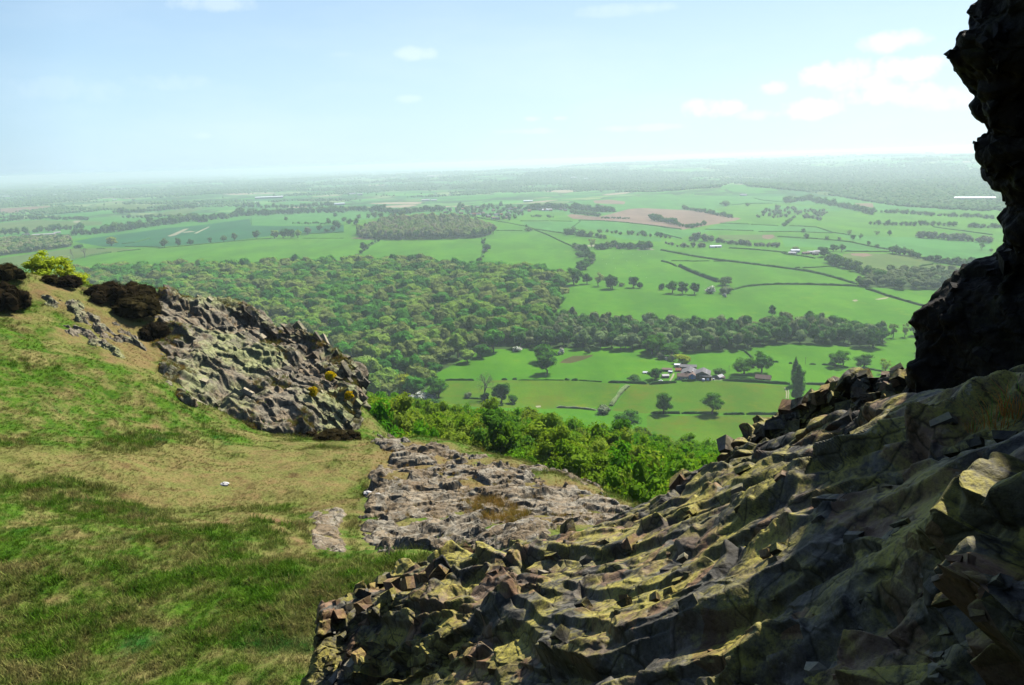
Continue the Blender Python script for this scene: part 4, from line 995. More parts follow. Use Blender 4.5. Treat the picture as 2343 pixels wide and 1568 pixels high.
def scatter_gn(name, pts, scl, rots, dry, protos, seed=0, rot3=False):
    """one countless mass: points that carry copies of the given objects' meshes"""
    me = mesh_from(name, pts, np.zeros((0, 3), np.int32)) if False else bpy.data.meshes.new(name)
    me.vertices.add(len(pts)); me.vertices.foreach_set('co', np.asarray(pts, np.float32).ravel())
    a = me.attributes.new('scl', 'FLOAT_VECTOR', 'POINT'); a.data.foreach_set('vector', np.asarray(scl, np.float32).ravel())
    a = me.attributes.new('rot', 'FLOAT_VECTOR', 'POINT'); a.data.foreach_set('vector', np.asarray(rots, np.float32).ravel())
    a = me.attributes.new('dry', 'FLOAT', 'POINT'); a.data.foreach_set('value', np.asarray(dry, np.float32))
    a = me.attributes.new('pick', 'INT', 'POINT'); a.data.foreach_set('value', np.random.default_rng(seed).integers(0, len(protos), len(pts)).astype(np.int32))
    o = obj(name, me)
    ng = bpy.data.node_groups.new(name, 'GeometryNodeTree')
    ng.interface.new_socket('Geometry', in_out='INPUT', socket_type='NodeSocketGeometry'); ng.interface.new_socket('Geometry', in_out='OUTPUT', socket_type='NodeSocketGeometry')
    gi = ng.nodes.new('NodeGroupInput'); go = ng.nodes.new('NodeGroupOutput')
    iop = ng.nodes.new('GeometryNodeInstanceOnPoints'); jg = ng.nodes.new('GeometryNodeJoinGeometry')
    for p in reversed(protos):
        oi = ng.nodes.new('GeometryNodeObjectInfo'); oi.inputs['Object'].default_value = p; oi.inputs['As Instance'].default_value = True
        ng.links.new(oi.outputs['Geometry'], jg.inputs[0])
    def attr(nm, ty):
        n = ng.nodes.new('GeometryNodeInputNamedAttribute'); n.data_type = ty; n.inputs['Name'].default_value = nm
        return n.outputs['Attribute']
    ng.links.new(gi.outputs[0], iop.inputs['Points']); ng.links.new(jg.outputs[0], iop.inputs['Instance'])
    iop.inputs['Pick Instance'].default_value = True
    ng.links.new(attr('pick', 'INT'), iop.inputs['Instance Index'])
    ng.links.new(attr('rot', 'FLOAT_VECTOR'), iop.inputs['Rotation']); ng.links.new(attr('scl', 'FLOAT_VECTOR'), iop.inputs['Scale'])
    ng.links.new(iop.outputs[0], go.inputs[0])
    md = o.modifiers.new('scatter', 'NODES'); md.node_group = ng
    return tag(o, kind='stuff')

TONES = [('dark green', [(0, (.022, .080, .010)), (1, (.034, .105, .013))]), ('mid green', [(0, (.044, .125, .012)), (1, (.060, .155, .016))]), ('pale yellowish', [(0, (.095, .170, .022)), (1, (.125, .19, .030))]),
         ('olive-brown', [(0, (.090, .125, .028)), (1, (.115, .145, .038))]), ('fresh green', [(0, (.038, .130, .014)), (1, (.055, .165, .020))])]
for i, (nm, st) in enumerate(TONES): M['tone%d' % i] = leaf_mat('woodland_leaves_' + nm.replace(' ', '_'), st, var=.25, trans=.30, k=2.0)
def jitter_points(poly_px, sp, rg):
    w = G([p[0] for p in poly_px], [p[1] for p in poly_px])[:, :2]
    x0, y0 = w.min(0); x1, y1 = w.max(0); X, Y = np.meshgrid(np.arange(x0, x1, sp), np.arange(y0, y1, sp))
    X = X + (np.arange(X.shape[0]) % 2)[:, None]*sp/2
    p = np.column_stack([X.ravel(), Y.ravel()]) + rg.uniform(-.38*sp, .38*sp, (X.size, 2))
    return p[inpoly(p[:, 0], p[:, 1], [tuple(q) for q in w])]
def wood_of(poly, sp, wr, hr, leaves, nthings, name, group, labelf, stuff_name, seed, var=5, kind='wood', grow=0.0):
    rg = np.random.default_rng(seed); p = jitter_points(poly, sp, rg); z = T(p[:, 0], p[:, 1]); n = len(p)
    w = rg.uniform(*wr, n)*(1 + grow*sstep(700, 1500, np.hypot(p[:, 0], p[:, 1]))); h = rg.uniform(*hr, n)*(1 + .35*grow*sstep(700, 1500, np.hypot(p[:, 0], p[:, 1])))
    P = np.column_stack([p, z]); tp = P + np.column_stack([0*z, 0*z, h]); px, py, d = proj(tp)
    vis = (py < near_skyline(px)+2) & (px > -40) & (px < 2380); P, w, h, px, py, d = P[vis], w[vis], h[vis], px[vis], py[vis], d[vis]
    # size shown: width over distance; the nearest nthings become things
    clump = fbm(P/np.array([60., 60., 60.]), 3, seed)
    ti = np.clip(((clump*.9 + rg.normal(size=len(P))*.55)*.9 + 2)/4*len(leaves), 0, len(leaves)-1e-6).astype(int) if len(leaves) > 1 else np.zeros(len(P), int)
    perm = rg.permutation(len(leaves)); ti = perm[ti]
    order = np.argsort(d/w); first = order[:nthings]; rest = order[nthings:]
    made = {}
    for i in first:
        lf = leaves[ti[i]]; v = int(rg.integers(var))
        o = put(name, kind, v, lf, P[i], w[i], h[i], labelf(px[i], py[i], int(ti[i])), 'tree', group, rg.random()*6.28); made[(lf, v)] = o
    if len(rest):
        ps = list(made.values())
        scatter_gn(stuff_name, P[rest], np.column_stack([w[rest], w[rest], h[rest]]), np.column_stack([0*w[rest], 0*w[rest], rg.random(len(rest))*6.28]), 0*w[rest], ps, seed)
    return len(first), len(rest)
def big_label(px, py, t):
    z = 'at its corner above the farm pasture' if px > 1000 and py > 740 else 'on its side towards the upper pasture' if px > 1180 else 'just behind the crag' if px < 820 and py > 690 else 'at its lower end near the yellow-green tree' if py > 790 else 'in the middle of it'
    return f"{TONES[t][0]} rounded tree of the big wood, {z}"
print('wood', wood_of(WOOD, 18.5, (16, 26), (12, 26), ['tone%d' % i for i in range(5)], 300, 'woodland_tree', 'trees of the big wood below the crag', big_label, 'woodland', 21, grow=.55))
def strip_label(px, py, t):
    z = 'behind the farm' if 1480 < px < 1720 else 'left of the farm' if px <= 1480 else 'to the right of the farm'
    return f"{['grey-green','mid green','pale','brownish green','fresh green'][t]} leafy tree in the stream-side wood strip, {z}"
for i, st in enumerate([[(0, (.065, .105, .04)), (1, (.085, .125, .05))], [(0, (.042, .105, .022)), (1, (.06, .13, .03))], [(0, (.10, .16, .055)), (1, (.125, .175, .07))], [(0, (.095, .12, .055)), (1, (.11, .135, .06))], [(0, (.06, .15, .025)), (1, (.08, .17, .03))]]):
    M['strip%d' % i] = leaf_mat('stream_wood_leaves_%d' % i, st, var=.25, trans=.30, k=2.0)
print('strip', wood_of(STRIP, 12.5, (11, 19), (11, 22), ['strip%d' % i for i in range(5)], 240, 'stream_tree', 'trees of the stream-side wood strip', strip_label, 'stream_woodland', 22))
print('round', wood_of(ROUND, 16, (14, 23), (16, 31), ['leaf_round'], 200, 'hilltop_wood_tree', 'bare-looking trees of the round wood', lambda a, b, c: 'pale brown late-leafing tree of the round wood on the rise', 'round_woodland', 23))
print('rwood', wood_of(RWOOD, 16, (13, 19), (12, 18), ['strip0', 'strip2', 'strip3'], 120, 'copse_tree', 'trees of the copse beside the overhanging rock', lambda a, b, c: 'grey-green tree of the copse on the right beyond the pasture', 'copse', 24))
print('lwood', wood_of(LWOOD, 15, (15, 21), (13, 19), ['leaf_round', 'leaf_far', 'strip3'], 90, 'grove_tree', 'trees of the grove at the left edge', lambda a, b, c: 'brownish tree of the grove at the left edge above the heather', 'grove', 25))

# trees on the steep slope under the outcrop
SLOPE_TOP = ([700,822,860,900,960,1020,1080,1160,1250,1300,1380,1480,1520,1600,1680,1760], [880,905,902,914,926,934,940,948,958,978,985,1000,1022,1030,1042,1060])
def slope_trees():
    rg = np.random.default_rng(31); X, Y = np.meshgrid(np.arange(-70, 170, 4.6), np.arange(48, 430, 4.6))
    p = np.column_stack([X.ravel(), Y.ravel()]) + rg.uniform(-1.7, 1.7, (X.size, 2)); z = T(p[:, 0], p[:, 1]); P = np.column_stack([p, z]); n = len(P)
    h = rg.uniform(5.0, 10.5, n)*(1 + .55*sstep(75, 220, p[:, 1])); w = h*rg.uniform(.6, .95, n)
    jit = rg.normal(size=n) - 1.3*(rg.random(n) < .06)
    for _ in range(14):
        px, py, d = proj(P + np.column_stack([0*h, 0*h, h])); bad = py < np.interp(px, *SLOPE_TOP) + jit*11
        h = np.where(bad, h*.86, h); w = np.where(bad, w*.88, w)
    px, py, d = proj(P + np.column_stack([0*h, 0*h, h])); bx, by, _ = proj(P + np.column_stack([0*h, 0*h, h*.25]))
    ok = (py > np.interp(px, *SLOPE_TOP)-34) & (py < near_skyline(px)+6) & (px > 780) & (px < 1760) & (h > 3.0) & (T(p[:, 0], p[:, 1]) > 8) & ((Y.ravel() > 62) | (px > 1380))
    i = np.where(ok)[0]; i = i[np.argsort(d[i]/w[i])]
    made = {}
    tonef = fbm(P/np.array([16., 16., 16.]), 3, 8)
    for k in i[:300]:
        t = int(np.clip((tonef[k]*1.1 + rg.normal()*.35 + 1)*1.5, 0, 2)); lf = ['leaf_lush', 'leaf_birch', 'leaf_birch'][t] if px[k] < 1400 else ['leaf_lush', 'leaf_lush', 'leaf_birch'][t]
        v = int(rg.integers(4)); side = 'beside the dark slab' if px[k] > 1400 else 'beyond the pale outcrop' if px[k] > 1000 else 'under the end of the crag'
        o = put('slope_tree', 'birch', v, lf, P[k], w[k], h[k], f"{'lush green' if lf == 'leaf_lush' else 'yellow-green'} young tree on the steep slope {side}", 'tree', 'young trees on the slope below the outcrop')
        made[(lf, v)] = [c for c in o.children if c.name.startswith('crown')][0]
    r = i[300:]
    if len(r): scatter_gn('slope_thicket', P[r], np.column_stack([w[r], w[r], h[r]]), np.column_stack([0*w[r], 0*w[r], rg.random(len(r))*6.28]), 0*w[r], list(made.values()), 4)
    print('slope', len(i))
slope_trees()
# ------------------------------------------------------------------ grass of the hilltop, heather, gorse
from mathutils.bvhtree import BVHTree
def tuft_mesh(name, seed, nb, mat, wid=.030, spread=.42, lean=.55):
    rg = np.random.default_rng(seed); mb = MB()
    for i in range(nb):
        a = rg.random()*6.28; r = spread*math.sqrt(rg.random()); b = np.array([r*math.cos(a), r*math.sin(a), -.08])
        h = .55+.45*rg.random(); ld = np.array([math.cos(a+rg.normal()*.8), math.sin(a+rg.normal()*.8), 0])*lean*h*(.4+rg.random())
        sd = np.array([-ld[1], ld[0], 0]); sd = sd/(np.linalg.norm(sd)+1e-6)*wid*(.7+.6*rg.random())
        m = b + ld*.35 + np.array([0, 0, h*.62]); t = b + ld + np.array([0, 0, h])
        mb.add([b-sd, b+sd, m+sd*.8, m-sd*.8], [(0, 1, 2, 3)]); mb.add([m-sd*.8, m+sd*.8, t], [(0, 1, 2)])
    return mb.mesh(name, [mat])
OUTP = [(856,1012),(985,1022),(1150,1062),(1290,1102),(1440,1158),(1500,1200),(1380,1235),(1150,1262),(1000,1278),(825,1272),(815,1150),(845,1120),(850,1070)]
def grass():
    rg = np.random.default_rng(41); n = 420000
    x = rg.uniform(-42, 22, n); y = rg.uniform(9, 68, n); z = hill_surface(x, y); P = np.column_stack([x, y, z])
    px, py, d = proj(P)
    ok = (px > -260) & (px < 1750) & (py < 1640) & (py > 560) & (rg.random(n) < np.minimum(1, (17/d)**1.35)) & (sdpoly(x, y, CRAG_FOOT) < 1.8)
    P, px, py, d = P[ok], px[ok], py[ok], d[ok]
    so_ = sdpoly(px, py, OUTP); s2 = sdpoly(px, py, [(715,1162),(770,1150),(792,1160),(795,1270),(715,1262),(700,1215)]); dry = dry_of(px, py, P)
    keep = ((so_ < 2) | (rg.random(len(P)) < .06)) & ((s2 < 0) | (rg.random(len(P)) < .1)) & ((dry < 1.5) | (rg.random(len(P)) < .10))
    P, d, dry, so_ = P[keep], d[keep], dry[keep], so_[keep]
    lng = fbm(P/np.array([2.6, 2.6, 2.6]), 3, 61)
    h = (.085 + .125*np.clip(lng+.35, 0, 1))*(1-.66*np.clip(dry, 0, 1)) * rg.uniform(.7, 1.3, len(P))
    tus = (rg.random(len(P)) <   .04*(lng > -.1)) & (dry < .5); h = np.where(tus, h*1.6, h)
    wv = h*rg.uniform(.8, 1.3, len(P)) + .05
    rots = np.column_stack([rg.normal(size=len(P))*.15, rg.normal(size=len(P))*.15, rg.random(len(P))*6.28])
    protos = []
    for i in range(4):
        p0 = P[i*50]; o = obj('grass_tuft', tuft_mesh('grass_tuft', 70+i, 15, M['blade']), None, tuple(p0)); o.scale = (.22, .22, .2)
        tag(o, kind='stuff'); protos.append(o)
    scatter_gn('grass', P, np.column_stack([wv, wv, h]), rots, dry, protos, 9)
    print('tufts', len(P))
grass()
def at_hill(px, py):
    p = hp(px, py); return (p[0], p[1], float(hill_surface(np.array([p[0]]), np.array([p[1]]))[0]))
for px, py, w, h, var, leaf, lab in [
 (22,642,58,40,0,'heather','dark heather bush on the crest at the left edge'), (18,706,80,66,1,'heather','large dark heather bush at the left edge below the crest'),
 (118,648,40,22,2,'heather','low dark heather beside the yellow-green bush'), (163,660,52,30,3,'heather','small heather bush in front of the yellow-green bush'),
 (252,690,92,46,0,'heather','left bush of the big black heather clump'), (312,688,80,44,1,'heather','upper right bush of the big black heather clump'), (310,724,104,52,2,'heather','lower bush of the big black heather clump'),
 (352,772,58,44,3,'heather','lone heather bush below the big clump, beside the crag'), (760,1004,80,36,1,'heather','dark shrub at the foot of the crag'), (805,1005,44,34,2,'heather','dark shrub under the overhanging end of the crag'), (700,990,44,20,3,'heather','low dark shrub on the lower edge of the crag')]:
    p = at_hill(px, py); k = p[1]/FPX*1.03
    put('heather_bush', 'heather', var, leaf, (p[0], p[1], p[2]-.08), w*k*1.15, h*k*1.25, lab, 'bush', 'heather bushes')
for px, py, w, h, d, var, lab in [(112,668,95,80,59,0,'tall yellow-green bush on the crest between the heather bushes'), (160,672,75,58,59.5,1,'yellow-green bush on the crest in front of the wood'), (195,690,42,44,60,2,'low yellow-green bush beside the big heather clump')]:
    a = atd(px, py, d); k = d/FPX
    put('crest_bush', 'birch', var, 'leaf_yellow', (a[0], a[1], a[2]-.2), w*k*1.25, h*k*1.25, lab, 'bush', 'yellow-green bushes on the crest')
def bvh_of(q, f): return BVHTree.FromPolygons(q.tolist(), f.tolist())
bv = bvh_of(crag_q, crag_f)
def hit(bv, px, py):
    r = ray(px, py); loc = bv.ray_cast(Vector((0, 0, H)), Vector(r/np.linalg.norm(r)))[0]; return loc
for px, py, w, h, lab in [(718,898,24,26,'yellow flowering gorse low on the crag face'), (755,862,30,24,'yellow flowering gorse in the hollow near the top of the crag end'), (797,906,22,24,'yellow flowering gorse at the outer end of the crag')]:
    L = hit(bv, px, py)
    if L is None: continue
    k = L.y/FPX; put('gorse_bush', 'gorse', 0, 'broom', (L.x*.985, L.y*.985, L.z-.05), w*k*1.05, h*k*1.05, lab, 'bush', 'flowering gorse')
# brown grass on the outcrop and the rusty tuft close to the camera
def brown_grass():
    rg = np.random.default_rng(5); pts = []
    poly = [(1050,1165),(1090,1142),(1150,1150),(1215,1185),(1210,1215),(1130,1218),(1080,1200)]
    pr = obj('brown_grass_tuft', tuft_mesh('brown_grass_tuft', 91, 26, M['rustgrass'], .02, .4, .6), None, (0, 0, 0))
    for _ in range(2600):
        px, py = rg.uniform(860, 1460), rg.uniform(1020, 1240)
        s_ = float(sdpoly([px], [py], poly)[0])
        if s_ > 0 or rg.random() < .16:
            if s_ <= 0 and float(sdpoly([px], [py], OUTP)[0]) < -30: continue
            p = at_hill(px, py); pts.append((p[0], p[1], p[2]+(.12 if s_ > 0 else .10), .26 if s_ > 0 else .15))
    pts = np.array(pts); pr.location = pts[0, :3]; pr.scale = (.3, .3, .3); tag(pr, kind='stuff')
    s_ = pts[:, 3]*rg.uniform(.6, 1.2, len(pts)); scatter_gn('brown_grass', pts[:, :3], np.column_stack([s_, s_, s_]), np.column_stack([rg.normal(size=len(pts))*.2, rg.normal(size=len(pts))*.2, rg.random(len(pts))*6.28]), 0*s_, [pr], 3)
brown_grass()
def crag_turf():
    rg = np.random.default_rng(8); g = crag_q.reshape(430, 620, 3); iv = rg.integers(60, 410, 30000); iu = rg.integers(8, 600, 30000); c = g[iv, iu]
    nr = np.cross(g[iv, np.minimum(iu+4, 619)]-g[iv, iu-4], g[np.minimum(iv+4, 429), iu]-g[iv-4, iu]); nr /= np.linalg.norm(nr, axis=1, keepdims=True)+1e-12; up = np.abs(nr[:, 2])
    n = fbm(c/np.array([1.8, 1.8, 1.8]), 4, 19); edge = .9*(1-sstep(8, 110, iu)) + .9*sstep(335, 395, iv)*(1-.6*sstep(400, 560, iu))
    keep = (up > .5) & (n + edge + .25*rg.normal(size=len(c)) > .62); c = c[keep][:4200]; k = len(c)
    pr = [obj('crag_grass_tuft', tuft_mesh('crag_grass_tuft', 95, 20, M['rustgrass'], .02, .4, .6), None, tuple(c[0])), obj('crag_grass_tuft', tuft_mesh('crag_grass_tuft', 96, 20, M['blade'], .02, .4, .6), None, tuple(c[1]))]
    for o in pr: o.scale = (.2, .2, .2); tag(o, kind='stuff')
    s_ = rg.uniform(.16, .36, k); scatter_gn('crag_grass', c - np.array([0, 0, .02]), np.column_stack([s_, s_, s_*.9]), np.column_stack([.15*rg.normal(size=k), .15*rg.normal(size=k), rg.random(k)*6.28]), np.full(k, .35), pr, 5); print('crag tufts', k)
crag_turf()
bs = bvh_of(slab_q, slab_f)
M['fore_red'] = leaf_mat('rusty_blades', [(0, (.30, .12, .04)), (1, (.34, .16, .05))], trans=.35, var=.8); M['fore_green'] = leaf_mat('green_blades', [(0, (.08, .20, .03)), (1, (.10, .24, .04))], trans=.4)
for px, py, s_, sd, lab in [(2288,975,.11,1,'clump of rusty red grass with green blades at the right edge of the slab'), (2335,945,.12,2,'rusty grass clump beside the overhanging wall at the right edge'), (2230,985,.06,3,'small rusty grass sprig on the slab')]:
    L = hit(bs, px, py)
    if L is None: continue
    t = empty('grass_clump', L); tag(t, lab, 'grass', 'rusty grass clumps on the slab')
    a = obj('rusty_blades', tuft_mesh('rusty_blades', sd, 70, M['fore_red'], .012, .55, 1.1), t); b = obj('green_blades', tuft_mesh('green_blades', sd+10, 16, M['fore_green'], .014, .4, .7), t)
    t.scale = (s_, s_, s_); b.scale = (1, 1, 1.3)
# ------------------------------------------------------------------ single trees, hedges, buildings of the fields
def gpt(k, x, y):
    q = KK[k]([(x, y)])[0]; return G(q[0], q[1])[0]
def dep(P): return float(proj(np.array(P)[None])[2][0])
TREES = [
 (6,375,1108,130,150,'oak',0,'leaf_oak','left of the two round oaks on the low hedge in the buttercup meadow'), (6,708,1110,165,150,'oak',1,'leaf_oak','right of the two round oaks on the low hedge in the buttercup meadow'),
 (6,1292,1012,92,235,'poplar',0,'leaf_oak','tall dark poplar between the meadow and the field right of the farm'), (6,1272,912,62,185,'poplar',1,'leaf_strip','slimmer poplar standing behind the tall dark poplar'),
 (6,925,838,155,118,'oak',2,'leaf_oak','broad oak just right of the farm buildings'), (6,1045,832,150,150,'oak',3,'leaf_oak','taller oak behind the broad oak right of the farm'),
 (6,1545,788,115,98,'oak',4,'leaf_oak','dark oak of the close pair in the field right of the poplar'), (6,1598,788,115,122,'sparse',0,'leaf_oak','airy taller oak of the close pair in the field right of the poplar'),
 (6,1740,797,150,97,'oak',0,'leaf_oak','wide low oak right of the close pair of oaks'), (6,1888,832,85,100,'sparse',1,'leaf_yellow','thin pale yellowish tree nearest the dark ledge'),
 (6,2130,750,95,75,'bush',0,'leaf_grey','round grey-green bush beside the overhanging rock'), (6,2130,690,85,70,'bush',1,'leaf_grey','second round grey-green bush, behind the first beside the rock'),
 (6,1800,662,162,150,'oak',5,'leaf_dark','big dark tree at the right end of the stream-side wood'), (6,318,878,112,90,'oak',2,'leaf_dark','dark round tree left of the farm sheds'),
 (6,180,886,100,42,'bush',2,'leaf_far','low bush on the lane left of the dark round farm tree'), (6,505,768,122,74,'bush',3,'leaf_yellow','pale yellow-green round tree behind the farm barns'),
 (6,300,702,165,145,'oak',3,'leaf_oak','large bright oak in front of the stream-side wood above the farm'), (6,425,722,150,100,'oak',4,'leaf_oak','green oak between the large bright oak and the pale round tree'),
 (6,360,735,60,45,'bush',1,'leaf_grey','grey-green bush at the foot of the bright oaks above the farm'), (6,440,748,50,45,'bush',2,'leaf_round','brownish bush beside the pale round tree'), (6,395,742,32,26,'haw',0,'blossom','white hawthorn at the foot of the bright oaks'),
 (6,1118,442,55,75,'oak',0,'leaf_dark','lone dark tree rising over the far edge of the stream-side wood'), (6,755,850,95,62,'bush',3,'leaf_far','dark bush right of the second barn'),
 (6,128,1235,200,152,'oak',1,'leaf_oak','leafy tree standing above the slope thicket'), (6,2090,575,80,100,'oak',2,'leaf_dark','dark tree at the far right end of the wood strip'), (6,1940,590,75,105,'sparse',0,'leaf_strip','grey-green tree left of the dark end tree of the strip'), (6,2020,585,60,95,'sparse',1,'leaf_round','brownish tree beside the dark end tree of the strip'),
 (6,28,258,82,100,'oak',3,'leaf_dark','dark tree nearest the wood corner on the upper hedgerow'), (6,170,248,82,80,'oak',4,'leaf_dark','dark tree second along the upper hedgerow'), (6,216,252,46,48,'bush',0,'leaf_dark','small dark bush beside the second hedgerow tree'),
 (6,366,262,46,46,'bush',1,'leaf_dark','small round tree just left of the big upper hedgerow pair'), (6,436,287,96,95,'oak',5,'leaf_oak','left tree of the big pair on the upper hedgerow'), (6,508,292,82,84,'oak',0,'leaf_dark','right tree of the big pair on the upper hedgerow'),
 (6,588,294,76,78,'oak',1,'leaf_dark','dark tree right of the big pair on the upper hedgerow'), (6,698,287,82,56,'haw',1,'blossom','whitish hawthorn on the upper hedgerow'), (6,795,233,104,60,'bush',2,'leaf_far','wide bush at the end of the slanting hedge'), (6,800,287,94,56,'haw',2,'leaf_grey','grey-green hawthorn where the hedges meet'), (6,792,314,32,34,'haw',0,'blossom','tiny whitish hawthorn standing in the upper pasture'),
 (5,1568,228,112,122,'oak',2,'leaf_oak','large tree right at the corner of the big wood'), (5,1658,222,72,76,'oak',3,'leaf_dark','dark tree between the corner tree and a bare one'), (5,1735,238,82,88,'sparse',2,'leaf_round','thin brownish tree on the upper hedgerow'), (5,1820,257,112,96,'oak',4,'leaf_dark','broad dark tree on the upper hedgerow left of the lone pair'), (5,1892,238,55,26,'bush',3,'leaf_far','low bush between the upper hedgerow trees'),
 (5,1372,756,172,138,'oak',5,'leaf_oak','rear oak of the close pair in the upper farm pasture'), (5,1385,834,150,142,'oak',1,'leaf_oak','front oak of the close pair in the upper farm pasture'),
 (5,1180,684,74,42,'haw',0,'blossom','white hawthorn at the wood edge of the farm pasture'), (5,1487,700,42,52,'haw',1,'blossom','white hawthorn right behind the pair of pasture oaks'), (5,1468,708,30,34,'haw',2,'blossom','small white hawthorn touching the pair of pasture oaks'), (5,1660,696,46,52,'haw',0,'leaf_grey','grey-green hawthorn beside the brown rushy patch'),
 (5,435,980,182,146,'oak',0,'leaf_yellow','bright yellow-green round tree at the lower end of the big wood'), (5,648,1002,162,150,'oak',3,'leaf_oak','dark green oak beside the white hawthorn bank'), (5,530,1012,105,66,'haw',1,'blossom','white hawthorn in bloom between the yellow-green tree and the oak'), (5,600,1008,80,66,'haw',2,'blossom','second white hawthorn in bloom, nearer the oak'), (5,470,1015,80,45,'haw',0,'blossom','low white hawthorn under the yellow-green tree'),
 (5,545,905,70,80,'oak',4,'leaf_dark','dark tree at the tip of the big wood behind the yellow-green tree'), (5,475,1062,130,70,'bush',0,'leaf_dark','dark bush below the white hawthorns'), (5,610,1062,110,60,'bush',1,'leaf_dark','dark bush below the oak beside the hawthorns'),
 (5,962,1012,150,178,'bare',0,'leaf_round','leafless grey tree in the meadow'), (5,962,1020,62,58,'bush',2,'leaf_dark','dark bush at the foot of the leafless tree'), (5,1075,1032,135,146,'oak',2,'leaf_dark','dark oak right of the leafless tree'), (5,1152,1036,82,68,'bush',3,'leaf_oak','low green tree leaning off the dark oak'), (5,845,1000,70,46,'haw',1,'leaf_grey','pale hawthorn left of the leafless tree'),
 (5,1768,1104,112,68,'haw',2,'leaf_grey','whitish hawthorn where two rough hedges meet'), (5,1650,126,92,66,'oak',3,'leaf_oak','tree of the little group behind the wood corner'), (5,1610,128,62,50,'bush',0,'leaf_far','bush of the little group behind the wood corner'), (5,1684,88,52,46,'haw',0,'leaf_grey','pale hawthorn up the hedge behind the wood corner'), (5,1672,60,76,62,'oak',4,'leaf_far','dark tree up the hedge behind the wood corner'), (5,1610,40,82,40,'bush',1,'leaf_far','wide bush on the hedge above the wood corner'),
 (2,230,715,60,56,'bush',2,'leaf_far','round bush on the hedge left of the round wood'), (2,210,738,36,30,'bush',3,'leaf_far','small bush below the round bush left of the round wood'), (2,180,757,30,20,'bush',0,'leaf_grey','pale small bush low on the hedge left of the round wood'), (2,130,768,22,20,'bush',1,'leaf_grey','tiny bush at the lower end of the hedge left of the round wood'),
 (2,326,656,26,28,'bush',2,'leaf_dark','dark bush at the corner of the round wood'), (2,1066,722,72,56,'oak',5,'leaf_far','tree on the hedge below the round wood'), (2,1050,724,40,24,'haw',1,'blossom','white hawthorn on the hedge below the round wood'),
 (2,1780,697,62,66,'sparse',0,'leaf_round','brown bare-looking tree beside the middle farmstead'), (2,1692,714,82,44,'bush',3,'leaf_grey','grey-green scrub at the hedge end near the middle farmstead'),
 (2,1352,585,70,28,'bush',0,'leaf_far','low bush where the long hedges cross'), (2,1332,555,16,18,'bush',1,'leaf_far','tiny bush on the long hedge above the crossing'),
 (1,760,684,82,60,'oak',0,'leaf_yellow','yellowish round tree at the end of the dark crop field'), (1,1122,698,62,62,'oak',1,'leaf_far','first and largest tree of the row along the dark crop field'), (1,1216,688,42,62,'oak',2,'leaf_far','second tree of the row along the dark crop field'), (1,1300,682,46,46,'oak',3,'leaf_far','third tree of the row along the dark crop field'), (1,1432,667,36,42,'oak',4,'leaf_far','fourth and smallest tree of the row along the dark crop field'), (1,1526,658,56,50,'oak',5,'leaf_far','fifth tree of the row along the dark crop field'), (1,1598,648,46,52,'oak',0,'leaf_far','sixth tree of the row along the dark crop field'), (1,1750,638,58,58,'oak',1,'leaf_far','seventh tree of the row, left of the dark clump'),
 (1,1872,634,66,62,'oak',2,'leaf_round','brownish tree at the left of the dark clump'), (1,1930,633,72,66,'oak',3,'leaf_dark','dark tree in the middle of the clump by the crop field'), (1,1985,633,70,66,'oak',4,'leaf_dark','dark tree on the right of the clump by the crop field'), (1,2032,630,56,62,'oak',5,'leaf_yellow','lighter tree at the right end of the dark clump'),
 (1,2096,608,62,52,'oak',0,'leaf_grey','greyish tree right of the dark clump'), (1,2180,584,52,42,'oak',1,'leaf_far','tree above the greyish tree beyond the crop'), (1,2270,586,42,38,'oak',2,'leaf_far','small tree at the right end of the crop row'), (1,2226,590,44,24,'bush',2,'leaf_far','low bush between the small trees beyond the crop'),
 (1,1950,515,26,32,'oak',3,'leaf_far','lone small tree in the pale field'), (1,500,775,46,70,'bare',1,'leaf_round','thin leafless tree left of the long pasture'), (1,580,765,66,66,'bare',2,'leaf_round','second leafless tree left of the long pasture'), (1,435,790,90,46,'bush',3,'leaf_round','brownish scrub below the leafless trees'), (1,190,838,62,40,'bush',0,'leaf_dark','dark bush behind the yellow-green bush on the crest'), (1,540,700,70,26,'bush',1,'leaf_dark','dark scrub at the end of the crop field'),
 (3,440,412,80,34,'bush',2,'leaf_far','dark hump of trees on the pale field hill'), (3,588,414,42,26,'bush',3,'leaf_far','small dark clump on the field hill'), (3,860,540,42,34,'oak',4,'leaf_far','tree at the hedge corner in the pale fields'), (3,838,552,40,32,'bush',0,'leaf_far','bush at the hedge corner in the pale fields'), (3,880,522,40,30,'oak',5,'leaf_far','rear tree at the hedge corner in the pale fields'),
 (3,968,596,34,30,'oak',0,'leaf_far','lone tree on the thin hedge of the pale fields'), (3,990,636,40,36,'oak',1,'leaf_far','tree on the next thin hedge of the pale fields'), (3,1130,646,32,30,'oak',2,'leaf_far','small tree further along the thin hedge'), (3,1216,650,28,26,'oak',3,'leaf_grey','small pale tree along the thin hedge'), (3,1280,612,40,36,'sparse',1,'leaf_grey','pale tree in the blue-green field'), (3,1306,644,42,38,'oak',4,'leaf_far','dark tree in the blue-green field'), (3,1356,640,40,38,'sparse',2,'leaf_far','slim tree beside the dark one in the blue-green field'),
 (3,1556,618,38,46,'oak',5,'leaf_far','lone oak in the wide pale field'), (3,1470,612,46,30,'sparse',0,'leaf_grey','faint pale trees left of the lone oak'), (3,1412,684,32,34,'oak',0,'leaf_far','small tree on the hedge of the middle fields'), (3,1470,700,34,26,'oak',1,'leaf_far','next small tree on the hedge of the middle fields'), (3,2186,712,42,66,'sparse',1,'leaf_far','tall thin tree near the wall in the pale field'), (3,2248,724,26,22,'oak',2,'leaf_far','little tree near the wall in the pale field'),
